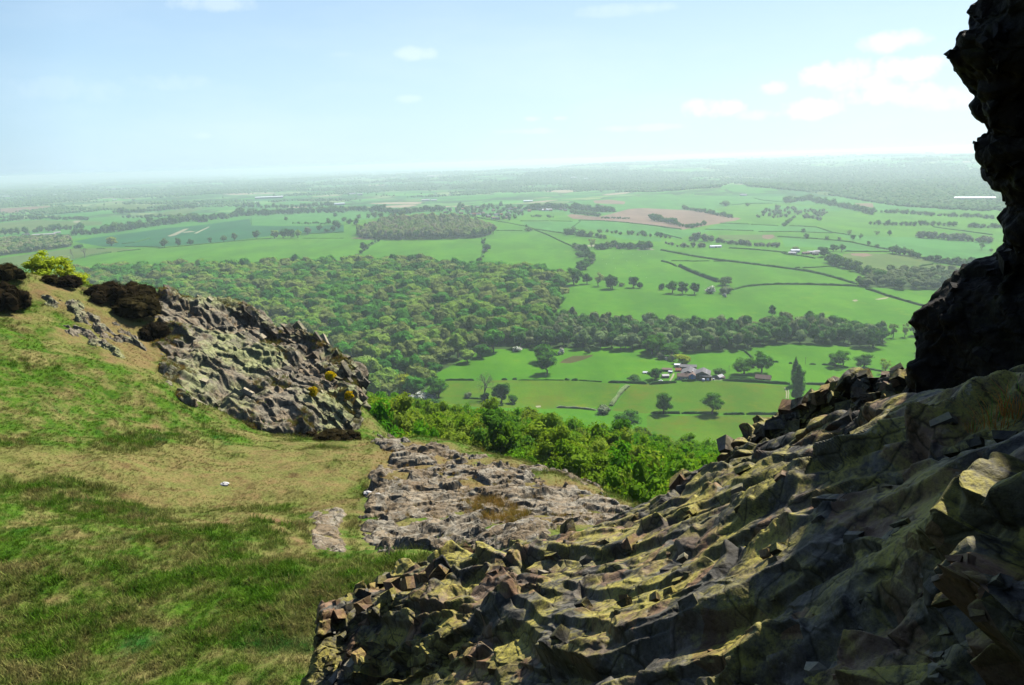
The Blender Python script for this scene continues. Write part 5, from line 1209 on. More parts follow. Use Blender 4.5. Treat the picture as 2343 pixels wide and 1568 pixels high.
 (3,1632,876,52,44,'oak',3,'leaf_far','dark tree above the copse on the right'), (3,1490,930,100,90,'oak',4,'leaf_oak','large tree at the near end of the copse on the right'), (3,1370,960,80,60,'bush',1,'leaf_far','bush where the long hedges meet by the copse'), (3,1110,760,80,70,'bush',2,'leaf_far','tree beside the white-roofed farmstead'), (3,1230,724,60,56,'oak',5,'leaf_far','dark tree right of the white-roofed farmstead'), (3,1175,722,62,46,'oak',0,'leaf_dark','dark tree behind the white-roofed farmstead'), (3,1090,712,60,26,'bush',3,'leaf_far','low bush behind the white-roofed farmstead'), (3,915,710,50,26,'bush',0,'leaf_round','brownish bush left of the white-roofed farmstead'),
]
for k, x, y, w, h, kind, var, leaf, lab in TREES:
    p = gpt(k, x, y); s = KS[k]*dep(p)/FPX
    nm = {'oak': 'field_tree', 'sparse': 'field_tree', 'poplar': 'poplar', 'bush': 'bush', 'haw': 'hawthorn', 'bare': 'bare_tree'}[kind]
    put(nm, kind, var, leaf, (p[0], p[1], p[2]-.2), w*s, h*s*1.04, lab, 'bush' if kind == 'bush' else 'tree')

# rows and clusters of smaller trees further off: (crop, line, spacing, size, leaf, label)
LINES = [
 (1, [(500,612),(620,606),(800,588),(950,566),(1130,540),(1300,516),(1400,524)], 34, 58, 'leaf_far', 'tree of the belt between the dark crop and the pale fields'),
 (1, [(840,496),(1000,496),(1180,486)], 30, 26, 'leaf_far', 'small tree on the hedge under the pale hayfield'), (1, [(780,466),(1000,456),(1250,432),(1330,432)], 24, 34, 'leaf_far', 'small tree on the hedge above the pale hayfield'),
 (1, [(1440,506),(1560,496),(1640,478),(1740,478)], 32, 48, 'leaf_far', 'tree of the belt behind the dark crop field'), (1, [(1760,478),(1900,470),(2080,462),(2343,458)], 36, 46, 'leaf_far', 'tree of the belt behind the pale field left of the round wood'),
 (1, [(0,522),(200,502),(420,505),(600,510)], 22, 28, 'leaf_far', 'small tree along the far dry field'), (1, [(40,612),(180,604),(330,584),(450,578),(570,572)], 46, 46, 'leaf_far', 'tree around the long white farm sheds'), (1, [(2000,534),(2220,536)], 13, 14, 'hedge', 'tiny bush in the row on the pale field'), (1, [(1620,424),(1900,430),(2100,420),(2280,410)], 30, 32, 'leaf_far', 'tree on the distant hedge near the white sheds'),
 (2, [(0,446),(150,448),(300,452),(500,468),(620,452),(760,446)], 26, 42, 'leaf_far', 'tree of the belt left of the village'), (2, [(40,486),(110,534),(150,540),(195,540),(205,498),(400,498),(480,486),(535,476)], 60, 46, 'leaf_far', 'tree in the small fields left of the round wood'), (2, [(0,540),(60,560),(10,590)], 44, 40, 'leaf_far', 'tree at the edge of the dark field left of the round wood'),
 (2, [(1350,440),(1500,436),(1640,436),(1750,446),(1930,458)], 22, 46, 'leaf_far', 'tree of the belt right of the village'), (2, [(1640,466),(1740,474),(1830,488)], 16, 30, 'leaf_far', 'bushy tree on the near edge of the ploughed field'), (2, [(1370,486),(1430,488)], 14, 18, 'hedge', 'tiny bush in the field under the village'), (2, [(1480,492),(1525,494)], 14, 18, 'hedge', 'tiny bush in the field right of the village'), (2, [(1850,496),(2040,502)], 14, 14, 'hedge', 'tiny bush on the strip of the ploughed field'),
 (2, [(1600,610),(1660,610),(1715,622),(1770,622),(1810,626),(1860,640)], 34, 46, 'leaf_far', 'tree of the thicket on the long hedge'), (2, [(1820,595),(1845,592),(1980,608),(2050,612),(2110,616),(2180,624),(2260,632),(2343,636)], 42, 32, 'leaf_far', 'small tree on the hedge of the pale field'),
 (2, [(2190,512),(2260,522),(2343,540)], 22, 42, 'leaf_far', 'tree of the clump in the ploughed field'), (3, [(150,438),(260,452),(380,478),(490,498)], 20, 30, 'leaf_far', 'tree on the far edge of the ploughed field'), (3, [(0,505),(60,525),(130,552),(210,566),(270,548),(310,538)], 26, 34, 'leaf_far', 'tree of the clump at the end of the ploughed field'),
 (3, [(850,392),(1000,376),(1090,398),(1180,412),(1300,438),(1450,474)], 24, 46, 'leaf_far', 'tree of the long belt below the wooded ridge'), (3, [(1430,538),(1530,544),(1630,548),(1830,548),(2000,552)], 36, 36, 'leaf_far', 'tree on the hedge across the pale fields'), (3, [(2090,558),(2180,562),(2343,564)], 26, 36, 'leaf_far', 'tree on the hedge near the overhanging wall'),
 (3, [(205,650),(280,652),(350,655)], 34, 56, 'leaf_grey', 'grey-green tree left of the hayfield'), (3, [(380,660),(520,676),(660,688),(800,695)], 24, 36, 'leaf_grey', 'scrub tree under the hayfield'), (3, [(30,670),(100,690),(200,698),(310,695)], 34, 32, 'leaf_grey', 'pale bush beside the long white shed'),
 (3, [(1150,800),(1250,832),(1330,858),(1400,880),(1480,888)], 34, 66, 'leaf_far', 'tree of the belt below the white-roofed farmstead'), (3, [(1570,738),(1640,746),(1700,750),(1800,782),(1870,796),(2030,816),(2130,828),(2220,834)], 46, 52, 'leaf_far', 'tree on the dark hedge behind the yellowish field'), (3, [(1750,630),(1820,634),(1900,640),(2000,646),(2100,656),(2260,664)], 30, 46, 'leaf_grey', 'grey-green tree of the row in the wide pale field'), (3, [(1500,460),(1700,470),(2000,488),(2300,500)], 26, 30, 'leaf_far', 'small tree on the hedges below the quarry shed'), (3, [(1240,725),(1550,724)], 900, 20, 'hedge', 'bush on the farmstead hedge'),
 (2, [(1815,708),(1850,706),(1900,708),(1935,690),(1975,706),(2005,700),(2060,708),(2115,704),(2195,712)], 24, 52, 'leaf_far', 'tree around the middle farmstead'), (2, [(1050,650),(1035,690),(1055,735),(1030,775),(1005,800),(990,822)], 26, 26, 'leaf_far', 'bush on the hedge below the round wood'), (2, [(300,662),(265,690),(215,735)], 24, 22, 'leaf_far', 'small bush on the hedge left of the round wood'),
 (2, [(1655,700),(1720,730),(1765,768),(1780,800),(1735,842),(1690,830)], 34, 62, 'leaf_far', 'tree of the bushy hedge between the bright fields'),
]
rgL = np.random.default_rng(77)
for k, line, sp, size, leaf, lab in LINES:
    sp *= .66 if ('belt' in lab or 'thicket' in lab or 'clump' in lab or 'dark hedge' in lab) else .85; size *= 1.08
    acc = 0.0
    for (x0, y0), (x1, y1) in zip(line[:-1], line[1:]):
        L = math.hypot(x1-x0, y1-y0); t = acc
        while t < L:
            x = x0+(x1-x0)*t/L + rgL.normal()*sp*.18; y = y0+(y1-y0)*t/L + rgL.normal()*2.0
            p = gpt(k, x, y); s = KS[k]*dep(p)/FPX; q = size*(.65+.6*rgL.random())
            put('small_bush' if 'bush' in lab else 'belt_tree' if 'belt' in lab or 'clump' in lab or 'around' in lab else 'scrub_tree' if 'scrub' in lab or 'thicket' in lab else 'hedgerow_tree', 'small', int(rgL.integers(5)), leaf, (p[0], p[1], p[2]-.2), q*s, q*s*(.75+.25*rgL.random()), lab, 'tree', 'trees: ' + lab)
            t += sp*(.7+.6*rgL.random())
        acc = t - L
def area_trees(k, poly, n, size, leaf, lab, name='hedgerow_tree'):
    x0 = min(p[0] for p in poly); x1 = max(p[0] for p in poly); y0 = min(p[1] for p in poly); y1 = max(p[1] for p in poly); c = 0
    while c < n:
        x, y = rgL.uniform(x0, x1), rgL.uniform(y0, y1)
        if not inpoly([x], [y], poly)[0]: continue
        p = gpt(k, x, y); s = KS[k]*dep(p)/FPX; q = size*(.6+.7*rgL.random()); c += 1
        put(name, 'small', int(rgL.integers(5)), leaf, (p[0], p[1], p[2]-.2), q*s, q*s*(.75+.35*rgL.random()), lab, 'tree', 'trees: ' + lab)
area_trees(3, [(620,470),(760,430),(900,430),(1150,455),(1100,515),(900,505),(640,492)], 75, 27, 'leaf_grey', 'pale hawthorn scrub on the hillside under the ridge', 'scrub_tree')
area_trees(2, [(760,430),(900,420),(1150,418),(1350,425),(1360,460),(1240,512),(1100,500),(950,480),(760,470)], 85, 30, 'leaf_far', 'garden tree among the village houses', 'village_tree')

# hedges
HEDGES = [  # crop, line, height m, width m, material, label
 (6, [(372,68),(415,82),(462,102)], 2.2, 2.2, 'hedge', 'short hedge leading down to the bushy slanting hedge'), (6, [(485,105),(560,140),(640,172),(750,212)], 5.0, 5.5, 'hedge', 'bushy slanting hedge between the bright fields'),
 (3, [(0,715),(120,738),(240,760),(370,780),(500,796),(700,820),(900,846),(1010,862),(1100,880),(1210,910),(1330,946)], 3.2, 5.0, 'hedge', 'long double hedge crossing the bright fields'), (6, [(850,266),(900,250),(950,241),(1050,232),(1150,228),(1290,228),(1400,230),(1560,235),(1690,240)], 2.8, 3.2, 'hedge', 'dark curved hedge along the top of the upper pasture'),
 (6, [(1755,258),(1830,280),(1900,306),(2060,352),(2240,402)], 2.8, 3.2, 'hedge', 'hedge running down to the rocks at the side of the upper pasture'), (6, [(428,67),(500,68),(590,70),(690,68)], 1.6, 1.8, 'hedge', 'gappy hedge above the slanting bushy hedge'), (6, [(715,70),(870,71)], 1.6, 1.8, 'hedge', 'gappy hedge joining the long double hedge'),
 (6, [(1270,116),(1305,114)], 2, 2.4, 'hedge', 'first clipped piece of the broken hedge by the belt'), (6, [(1320,117),(1420,112),(1500,106),(1550,101)], 2, 2.4, 'hedge', 'longer piece of the broken hedge by the belt'),
 (6, [(0,896),(130,899),(262,905)], 2.2, 2.4, 'hedge', 'roadside hedge left of the farm track'), (6, [(282,908),(370,903),(462,896)], 2.2, 2.4, 'hedge', 'hedge in front of the farm garden'), (6, [(500,888),(600,884)], 2.0, 2.2, 'hedge', 'hedge in front of the brown-roofed house'), (6, [(780,882),(900,888),(1040,896),(1130,902),(1240,908)], 2.4, 2.6, 'hedge', 'hedge between the farm oaks and the buttercup meadow'), (6, [(820,868),(900,872),(1010,880)], 2.0, 2.0, 'hedge', 'inner garden hedge under the broad farm oak'), (6, [(1338,906),(1480,914),(1560,925),(1625,932)], 2.4, 2.6, 'hedge', 'hedge right of the poplar running to the dark ledge'),
 (6, [(290,1106),(380,1106),(490,1107)], 1.8, 2.0, 'hedge', 'clipped low hedge under the left meadow oak'), (6, [(500,1107),(620,1107),(750,1110)], 1.8, 2.0, 'hedge', 'clipped low hedge under the right meadow oak'), (6, [(785,1113),(928,1113)], 1.8, 2.0, 'hedge', 'short clipped low hedge right of the meadow oaks'), (6, [(942,1113),(1160,1113)], 1.8, 2.0, 'hedge', 'long clipped low hedge at the end of the row'), (6, [(165,1105),(205,1107)], 1.8, 2.0, 'hedge', 'last bit of low hedge beside the slope tree'),
 (6, [(135,920),(90,960),(60,1000),(20,1056)], 3.0, 3.2, 'hedge_pale', 'rough pale hedge running down from the lane'), (6, [(925,678),(950,700),(985,732)], 1.8, 2.0, 'hedge', 'short hedge from the stream wood towards the taller farm oak'),
 (6, [(1115,757),(1160,757)], 1.6, 2, 'hedge', 'first stub of the vanished hedge right of the farm'), (6, [(1230,766),(1255,767)], 1.6, 2, 'hedge', 'tiny stub of hedge behind the poplar'), (6, [(1370,772),(1415,773)], 1.6, 2, 'hedge', 'stub of hedge right of the poplar'), (6, [(1455,774),(1530,780),(1640,797)], 1.6, 2, 'hedge', 'piece of hedge under the close pair of oaks'), (6, [(1780,805),(1900,828),(1960,835)], 1.6, 2, 'hedge', 'piece of hedge under the thin pale tree'), (6, [(1300,1012),(1303,1062)], 1.4, 1.4, 'hedge', 'narrow hedge below the poplar'), (6, [(1310,1018),(1345,1020)], 1.6, 2, 'hedge', 'stub of hedge beside the poplar foot'),
 (5, [(690,881),(790,880),(890,881)], 1.6, 1.8, 'hedge', 'low hedge behind the leafless tree'), (5, [(1075,877),(1115,877)], 1.6, 1.8, 'hedge', 'first stub of hedge right of the leafless tree'), (5, [(1150,875),(1180,875)], 1.6, 1.8, 'hedge', 'second stub of hedge right of the leafless tree'), (5, [(1505,878),(1540,879)], 1.8, 2.2, 'hedge', 'third stub of hedge on the lane'), (5, [(1552,880),(1595,881)], 1.8, 2.2, 'hedge', 'fourth stub of hedge on the lane'), (5, [(1190,880),(1400,880),(1500,881)], .8, .8, 'hedge', 'thin line of hedge along the lane'), (5, [(1600,882),(1760,892)], .9, .9, 'hedge', 'thin rough line of hedge before the roadside hedge'),
 (5, [(1450,1066),(1600,1073),(1720,1086)], 1.6, 2.4, 'hedge_pale', 'rough bank of hedge left of the whitish hawthorn'), (5, [(850,1005),(960,1012),(1040,1030)], 1.4, 1.6, 'hedge', 'rough hedge under the leafless tree'), (5, [(1960,1103),(2005,1106)], 1.6, 2, 'hedge', 'stub of hedge right of the whitish hawthorn'),
 (2, [(1030,636),(1052,680),(1032,750),(990,822)], 2.2, 3, 'hedge', 'crooked hedge running down from the round wood to the big wood'), (2, [(332,652),(280,680),(230,712),(190,748),(130,770)], 2.0, 2.6, 'hedge', 'hedge running down from the left corner of the round wood'), (2, [(910,475),(1000,492),(1100,511),(1210,530),(1330,552),(1390,572),(1500,588),(1620,606),(1740,622),(1850,633)], 2.6, 4, 'hedge', 'long straight hedge from the village down to the middle farmstead'), (2, [(1392,578),(1440,595),(1500,620),(1570,655),(1650,690)], 2.6, 4, 'hedge', 'curving hedge branching off the long village hedge'),
 (2, [(1125,582),(1310,583)], 2.2, 2.5, 'hedge', 'hedge right of the round wood'), (2, [(1640,560),(1670,572),(1700,580)], 2, 2.5, 'hedge', 'kinked hedge of the pale field'), (2, [(1692,512),(1700,520),(1650,556)], 2, 2.5, 'hedge', 'short hedge at the corner of the ploughed field'), (2, [(1290,517),(1480,516),(1650,519)], 2, 2.4, 'hedge', 'thin hedge across the field under the village'), (2, [(1690,511),(1840,514),(2000,526),(2190,547),(2343,567)], 2.4, 2.6, 'hedge', 'hedge along the near side of the ploughed field'), (3, [(0,557),(70,566),(140,573)], 2.4, 2.6, 'hedge', 'end of the hedge on the near side of the ploughed field'),
 (1, [(1080,702),(1300,682),(1620,652),(1740,641),(1850,634)], 2, 2.4, 'hedge', 'hedge between the dark crop and the long pasture'), (1, [(2050,606),(2200,600),(2343,592)], 2, 2.4, 'hedge', 'hedge right of the dark clump'), (1, [(2060,634),(2200,634),(2343,634)], 1.2, 1.5, 'hedge', 'faint hedge across the long pasture'), (1, [(800,727),(880,718),(960,710)], 2, 2.4, 'hedge', 'hedge piece left of the long pasture'), (1, [(380,802),(480,788),(620,752),(760,730)], 3, 3.4, 'hedge', 'hedge below the leafless trees'), (1, [(850,692),(960,692),(1090,696)], 2, 2.4, 'hedge', 'hedge at the foot of the dark crop'), (1, [(830,672),(920,664),(1020,634)], 2.6, 4, 'hedge', 'bushy bank inside the dark crop'), (1, [(660,706),(720,706)], 2, 4, 'hedge', 'short hedge under the yellowish round tree'), (1, [(1712,492),(1713,544)], 1, 1.2, 'hedge', 'field edge between dark crop and pale field'),
 (3, [(400,531),(500,534),(600,538)], 2, 2.4, 'hedge', 'first of the thin parallel hedges of the pale fields'), (3, [(612,540),(700,544),(800,549)], 2, 2.4, 'hedge', 'second of the thin parallel hedges of the pale fields'), (3, [(300,573),(450,578),(632,584)], 2, 2.4, 'hedge', 'lower left thin hedge of the pale fields'), (3, [(660,589),(800,589),(960,591),(1080,597),(1170,599)], 2, 2.4, 'hedge', 'lower right thin hedge of the pale fields'), (3, [(870,549),(970,553),(1060,559),(1110,575),(1170,596),(1290,612)], 2, 2.4, 'hedge', 'bending thin hedge of the pale fields'), (3, [(792,623),(950,632),(1100,641),(1200,650),(1300,662),(1400,684),(1550,712)], 2.4, 2.8, 'hedge', 'long thin hedge above the white-roofed farmstead'), (3, [(1250,724),(1400,726),(1560,727)], 2.2, 2.6, 'hedge', 'hedge along the top of the yellowish field'), (3, [(1850,556),(1960,572),(2100,590),(2260,612)], 2.2, 2.6, 'hedge', 'hedge slanting down near the overhanging wall'), (3, [(460,701),(640,712),(860,732)], 2.2, 2.6, 'hedge', 'hedge right of the long white shed'), (3, [(0,602),(70,620),(140,637)], 2.2, 2.6, 'hedge', 'hedge left of the grey-green trees'), (3, [(1700,747),(1850,792),(2010,818),(2120,832),(2230,838)], 2.8, 3.2, 'hedge', 'dark hedge behind the yellowish field'), (3, [(1690,868),(1700,848),(1712,830)], 2.4, 3, 'hedge', 'short upright hedge in the yellowish field'), (3, [(1760,826),(1800,820),(1850,811)], 2.6, 3, 'hedge', 'short dark hedge in the yellowish field'), (3, [(1880,806),(1910,803)], 2.6, 3, 'hedge', 'tiny hedge right of the short dark hedge'), (3, [(630,360),(700,376),(840,388)], 2.4, 3, 'hedge', 'hedge on the far side of the field hill'), (3, [(480,407),(600,397),(760,396)], 2.2, 2.6, 'hedge', 'hedge across the field hill'), (3, [(0,790),(60,804),(105,826)], 2.6, 3, 'hedge', 'hedge end beside the bushy slanting hedge'), (3, [(820,733),(860,745),(960,755),(1050,772)], 2.2, 2.6, 'hedge', 'hedge below the white-roofed farmstead'),
]
def hedge(k, line, h, wd, mat, label):
    pp = KK[k](line); w = G([p[0] for p in pp], [p[1] for p in pp])[:, :2]; rg = np.random.default_rng(len(label)*7+int(line[0][0]))
    seg = np.linalg.norm(np.diff(w, axis=0), axis=1); s = np.concatenate([[0], np.cumsum(seg)]); step = max(1.2, min(4.0, s[-1]/12)); n = max(4, int(s[-1]/step)); t = np.linspace(0, s[-1], n+1)
    x = np.interp(t, s, w[:, 0]); y = np.interp(t, s, w[:, 1]); z = T(x, y); c = np.column_stack([x, y, z]); o0 = c[0].copy()
    tg = np.gradient(c, axis=0); nr = np.column_stack([-tg[:, 1], tg[:, 0], 0*x]); nr /= np.linalg.norm(nr, axis=1, keepdims=True)+1e-9
    hh = h*(1 + .22*vnoise(np.column_stack([t/5, 0*t, 0*t+rg.random()*50]), 3) + .08*rg.normal(size=len(t))); hh[0] *= .5; hh[-1] *= .5
    ww = wd/2*(1+.18*rg.normal(size=len(t)))
    prof = [(-1, -.15), (-1.0, .55), (-.6, .95), (.6, .95), (1.0, .55), (1, -.15)]
    V = np.concatenate([c + nr*(a*ww)[:, None] + np.column_stack([0*t, 0*t, b*hh]) for a, b in prof]) - o0; m = len(t)
    f = [(j*m+i, j*m+i+1, (j+1)*m+i+1, (j+1)*m+i) for j in range(len(prof)-1) for i in range(m-1)]
    mb = MB().add(V*1.0, f)
    e0 = [j*m for j in range(6)]; e1 = [j*m+m-1 for j in range(6)]
    mb.add(V[e0], [(0, 1, 4, 5), (1, 2, 3, 4)]); mb.add(V[e1], [(5, 4, 1, 0), (4, 3, 2, 1)])
    q = int(min(5000, s[-1]*7)); i = rg.integers(0, m-1, q); fr = rg.random(q)[:, None]; a = rg.random(q)*PI
    base = c[i]*(1-fr) + c[i+1]*fr - o0; out = nr[i]*np.cos(a)[:, None] + np.array([0, 0, 1])*np.sin(a)[:, None]
    p = base + nr[i]*(np.cos(a)*ww[i])[:, None] + np.array([0, 0, 1])*((np.sin(a)*.75+.2)*hh[i])[:, None]
    v, fq = quads(p, out, .28+.04*h, rg, .6); mb.add(v, fq)
    o = obj('hedge', mb.mesh('hedge', [M[mat]]), None, tuple(o0)); tag(o, label, 'hedge')
for hd in HEDGES: hedge(*hd)

# ------------------------------------------------------------------ buildings
_BM = {}
def gable(name, pos, rz, L, Wd, hw, hr, wallm, roofm, label, cat='house', group=None, front=None, windows=(), door=None, chimney=False, skylights=0, over=.35, small=False):
    """long axis along local x, front at -y; windows: (side, x, z, w, h)"""
    t = empty(name, pos, rz); tag(t, label, cat, group)
    mb = MB(); x, y = L/2, Wd/2
    mb.add([(-x,-y,-1.5),(x,-y,-1.5),(x,y,-1.5),(-x,y,-1.5),(-x,-y,hw),(x,-y,hw),(x,y,hw),(-x,y,hw),(-x,0,hw+hr),(x,0,hw+hr)], [(0,1,5,4),(2,3,7,6)])
    mb.add([(x,-y,-1.5),(x,y,-1.5),(x,y,hw),(x,-y,hw),(-x,-y,-1.5),(-x,y,-1.5),(-x,y,hw),(-x,-y,hw)], [(0,1,2,3),(5,4,7,6)], 1 if front else 0)
    mb.add([(x,-y,hw),(x,y,hw),(x,0,hw+hr),(-x,-y,hw),(-x,y,hw),(-x,0,hw+hr)], [(0,1,2),(4,3,5)], 1 if front else 0)
    obj('wall', mb.mesh('wall', [M[wallm], M[front or wallm]]), t)
    th = .22; dx, dy = x+over, y+over; k = hr/y; ze = hw-over*k
    r = MB().add([(-dx,-dy,ze),(dx,-dy,ze),(dx,0,hw+hr),(-dx,0,hw+hr),(dx,dy,ze),(-dx,dy,ze)] + [(-dx,-dy,ze+th),(dx,-dy,ze+th),(dx,0,hw+hr+th),(-dx,0,hw+hr+th),(dx,dy,ze+th),(-dx,dy,ze+th)],
        [(0,3,2,1),(3,5,4,2),(6,7,8,9),(9,8,10,11),(0,1,7,6),(4,5,11,10),(1,2,8,7),(2,4,10,8),(3,0,6,9),(5,3,9,11)])
    ro = obj('roof', r.mesh('roof', [M[roofm]]), t)
    for i in range(skylights):
        xs = -x + L*(i+.7)/(skylights+.4); yy = -y*.5; zz = hw+hr*.5+th+.04
        obj('skylight', MB().add([(xs-.5,yy-.6,zz-.6*k),(xs+.5,yy-.6,zz-.6*k),(xs+.5,yy+.6,zz+.6*k),(xs-.5,yy+.6,zz+.6*k)], [(0,1,2,3)]).mesh('skylight', [M['roof_pale']]), ro)
    if chimney: obj('chimney', MB().box(x*.55-.35, x*.55+.35, -.35, .35, hw+hr*.6, hw+hr+1.1).mesh('chimney', [M['wall_brick']]), ro)
    for side, wx, wz, ww, wh in windows:
        if side == 'f': b = MB().box(wx-ww/2, wx+ww/2, -y-.06, -y+.05, wz, wz+wh); fr = MB().box(wx-ww/2-.12, wx+ww/2+.12, -y-.03, -y+.04, wz-.12, wz+wh+.12)
        elif side == 'r': b = MB().box(x-.05, x+.06, wx-ww/2, wx+ww/2, wz, wz+wh); fr = MB().box(x-.04, x+.03, wx-ww/2-.12, wx+ww/2+.12, wz-.12, wz+wh+.12)
        else: b = MB().box(-x-.06, -x+.05, wx-ww/2, wx+ww/2, wz, wz+wh); fr = MB().box(-x-.03, -x+.04, wx-ww/2-.12, wx+ww/2+.12, wz-.12, wz+wh+.12)
        wo_ = obj('window', fr.mesh('window', [M['white']]), t); obj('pane', b.mesh('pane', [M['glass']]), wo_)
    if door:
        side, wx, ww, wh = door
        d = MB().box(wx-ww/2, wx+ww/2, -y-.07, -y+.05, 0, wh) if side == 'f' else MB().box(x-.05, x+.07, wx-ww/2, wx+ww/2, 0, wh) if side == 'r' else MB().box(-x-.07, -x+.05, wx-ww/2, wx+ww/2, 0, wh)
        obj('door', d.mesh('door', [M['door']]), t)
    return t
def fp(x, y):  # farm crop pixel -> ground point and metres per crop pixel
    p = gpt(7, x, y); return p, KS[7]*dep(p)/FPX
def face(p): return -math.atan2(p[0], p[1])     # turn local -y towards the camera
p, s = fp(885, 432); gable('barn', p, face(p), 178*s, 9, 3.6, 1.2, 'wall_dark', 'roof_grey', 'long low barn with a grey sheet roof at the back of the farm', 'barn', door=('f', 2, 5, 3.2))
p, s = fp(765, 402); gable('shed', p, face(p), 62*s, 5, 2.4, .6, 'wall_white', 'roof_white', 'white-roofed lean-to at the left end of the long back barn', 'shed', door=('f', 0, 2.4, 2))
p, s = fp(895, 505); gable('barn', p, face(p)+R(84), 17, 168*s, 4.0, 3.1, 'wall_dark', 'roof_grey', 'grey gabled barn with skylights behind the blue-ended house', 'barn', skylights=4, door=('l', 0, 4, 3.4))
p, s = fp(1068, 546); b = gable('barn', p + np.array([0, 7.5, 0]), face(p)+R(86), 15, 163*s, 4.6, 3.0, 'wall_dark', 'roof_grey', 'grey gabled barn with an open dark front right of the blue-ended house', 'barn', skylights=3, door=('l', 0, 9, 3.8))
p2 = p + np.array([.4, -1.2, 0]); gable('lean_to', p2, face(p), 126*s, 3.4, 3.9, .35, 'wall_dark', 'roof_grey', 'narrow grey lean-to across the front of the open barn', 'shed', door=('f', 1, 8, 3.0))
p, s = fp(840, 552); gable('farmhouse', p + np.array([0, 4, 0]), face(p), 132*s, 6.5, 3.4, 2.2, 'wall_grey', 'roof_brown', 'long grey farmhouse range with a brown tiled roof', 'house', windows=[('f', -3.5, 1.0, 1, 1.2), ('f', 0, 1.0, 1, 1.2), ('f', 3.2, 1.0, 1, 1.2)], door=('f', 5, 1, 2.1), chimney=True)
p, s = fp(940, 557); gable('blue_house', p + np.array([0, 4, 0]), face(p)+R(90), 8, 70*s, 4.7, 1.7, 'wall_blue', 'roof_brown', 'bright blue gabled house end at the front of the farm', 'house', windows=[('l', -1.6, 3.0, 1.0, 1.1), ('l', 1.5, 3.0, 1.0, 1.1), ('l', -1.6, .8, 1.0, 1.2)], door=('l', 1.4, 1.0, 2.1), chimney=True)
p, s = fp(775, 452); gable('shed', p, face(p), 60*s, 4, 1.6, 1.5, 'wall_brick', 'roof_orange', 'small shed with an orange tiled roof between the barns', 'shed', door=('f', 0, 1.4, 1.4))
p, s = fp(650, 448); gable('shed', p, face(p), 105*s, 5, 2.0, .9, 'wall_dark', 'roof_brown', 'dark brown shed left of the orange-roofed shed', 'shed', door=('f', -1, 3, 1.7))
p, s = fp(632, 518); gable('shed', p, face(p)+.2, 70*s, 6, 2.0, .9, 'wall_dark', 'roof_pale', 'pale-roofed open shed beside the dark round farm tree', 'shed', door=('f', 0, 4, 1.8))
p, s = fp(690, 470); gable('shed', p, face(p)-.3, 40*s, 3, 1.6, .5, 'wall_grey', 'roof_white', 'tiny white-roofed hut on the farm track', 'shed', door=('f', 0, 1, 1.4))
p, s = fp(1232, 532); gable('shed', p, face(p)+R(50), 75*s, 5, 2.0, 1.6, 'wall_grey', 'roof_pale', 'pale tumbledown shed right of the open barn', 'shed', door=('f', 0, 1.4, 1.8))
p, s = fp(1715, 546); gable('shed', p, face(p)-.15, 160*s, 7, 2.0, 2.6, 'wall_brick', 'roof_brown', 'long brown-roofed shed right of the farm oaks', 'shed', door=('f', 1, 2, 1.9))
p, s = fp(1270, 535); gable('shed', p, face(p), 45*s, 3, 1.4, .8, 'wall_brick', 'roof_brown', 'low brown shed beside the pale tumbledown shed', 'shed', door=('f', 0, 1.2, 1.3))
def bale(p, r, label, group):
    n = 20; mb = MB(); pts = []
    for xx, rr in ((-.6, .0), (-.6, .82), (-.5, 1.0), (0, 1.04), (.5, 1.0), (.6, .82), (.6, .0)):
        pts += [(xx*r*1.6, rr*r*math.cos(2*PI*j/n), r + rr*r*math.sin(2*PI*j/n)) for j in range(n)]
    mb.add(pts, [(i*n+j, i*n+(j+1) % n, (i+1)*n+(j+1) % n, (i+1)*n+j) for i in range(6) for j in range(n)])
    o = obj('wrapped_bale', mb.mesh('wrapped_bale', [M['white']], True), None, (p[0], p[1], p[2]-.05)); tag(o, label, 'bale', group)
for x, y, r, lab in [(1045, 553, 1.25, 'big white wrapped bale left of the open barn front'), (1093, 549, 1.2, 'white wrapped bale in front of the open barn'), (1157, 540, .8, 'small white wrapped bale at the right corner of the open barn')]:
    p, s = fp(x, y); bale(p + np.array([0, -2.5, 0]), r, lab, 'white wrapped bales')
for i, y in enumerate((452, 466, 480, 492)):
    p, s = fp(972, 530); 
    mb = MB(); n = 16; a = [(1.0*math.cos(2*PI*j/n), 1.0*math.sin(2*PI*j/n)) for j in range(n)]
    mb.add([(u, v, 0) for u, v in a] + [(u*1.05, v*1.05, 1.2) for u, v in a] + [(u*.5, v*.5, 1.75) for u, v in a] + [(u*.2, v*.2, 1.9) for u, v in a], [(k*n+j, k*n+(j+1) % n, (k+1)*n+(j+1) % n, (k+1)*n+j) for k in range(3) for j in range(n)]); mb.add([(u*.2, v*.2, 1.9) for u, v in a[::4]], [(0, 1, 2, 3)])
    q = p + np.array([.2*i, 3+3.6*i, 0]); q[2] = zat(q[0], q[1]); o = obj('white_tank', mb.mesh('white_tank', [M['white']], True), None, tuple(q + np.array([0, 0, 2.6]))); o.scale = (.8, .8, .8); tag(o, ['front','second','third','rear'][i] + ' white tank in the row on stands between the two gabled barns', 'tank', 'white tanks')
    st = MB(); [st.box(u-.08, u+.08, v-.08, v+.08, -3.6, .02) for u in (-.7, .7) for v in (-.7, .7)]; obj('stand', st.mesh('stand', [M['wall_dark']]), o)
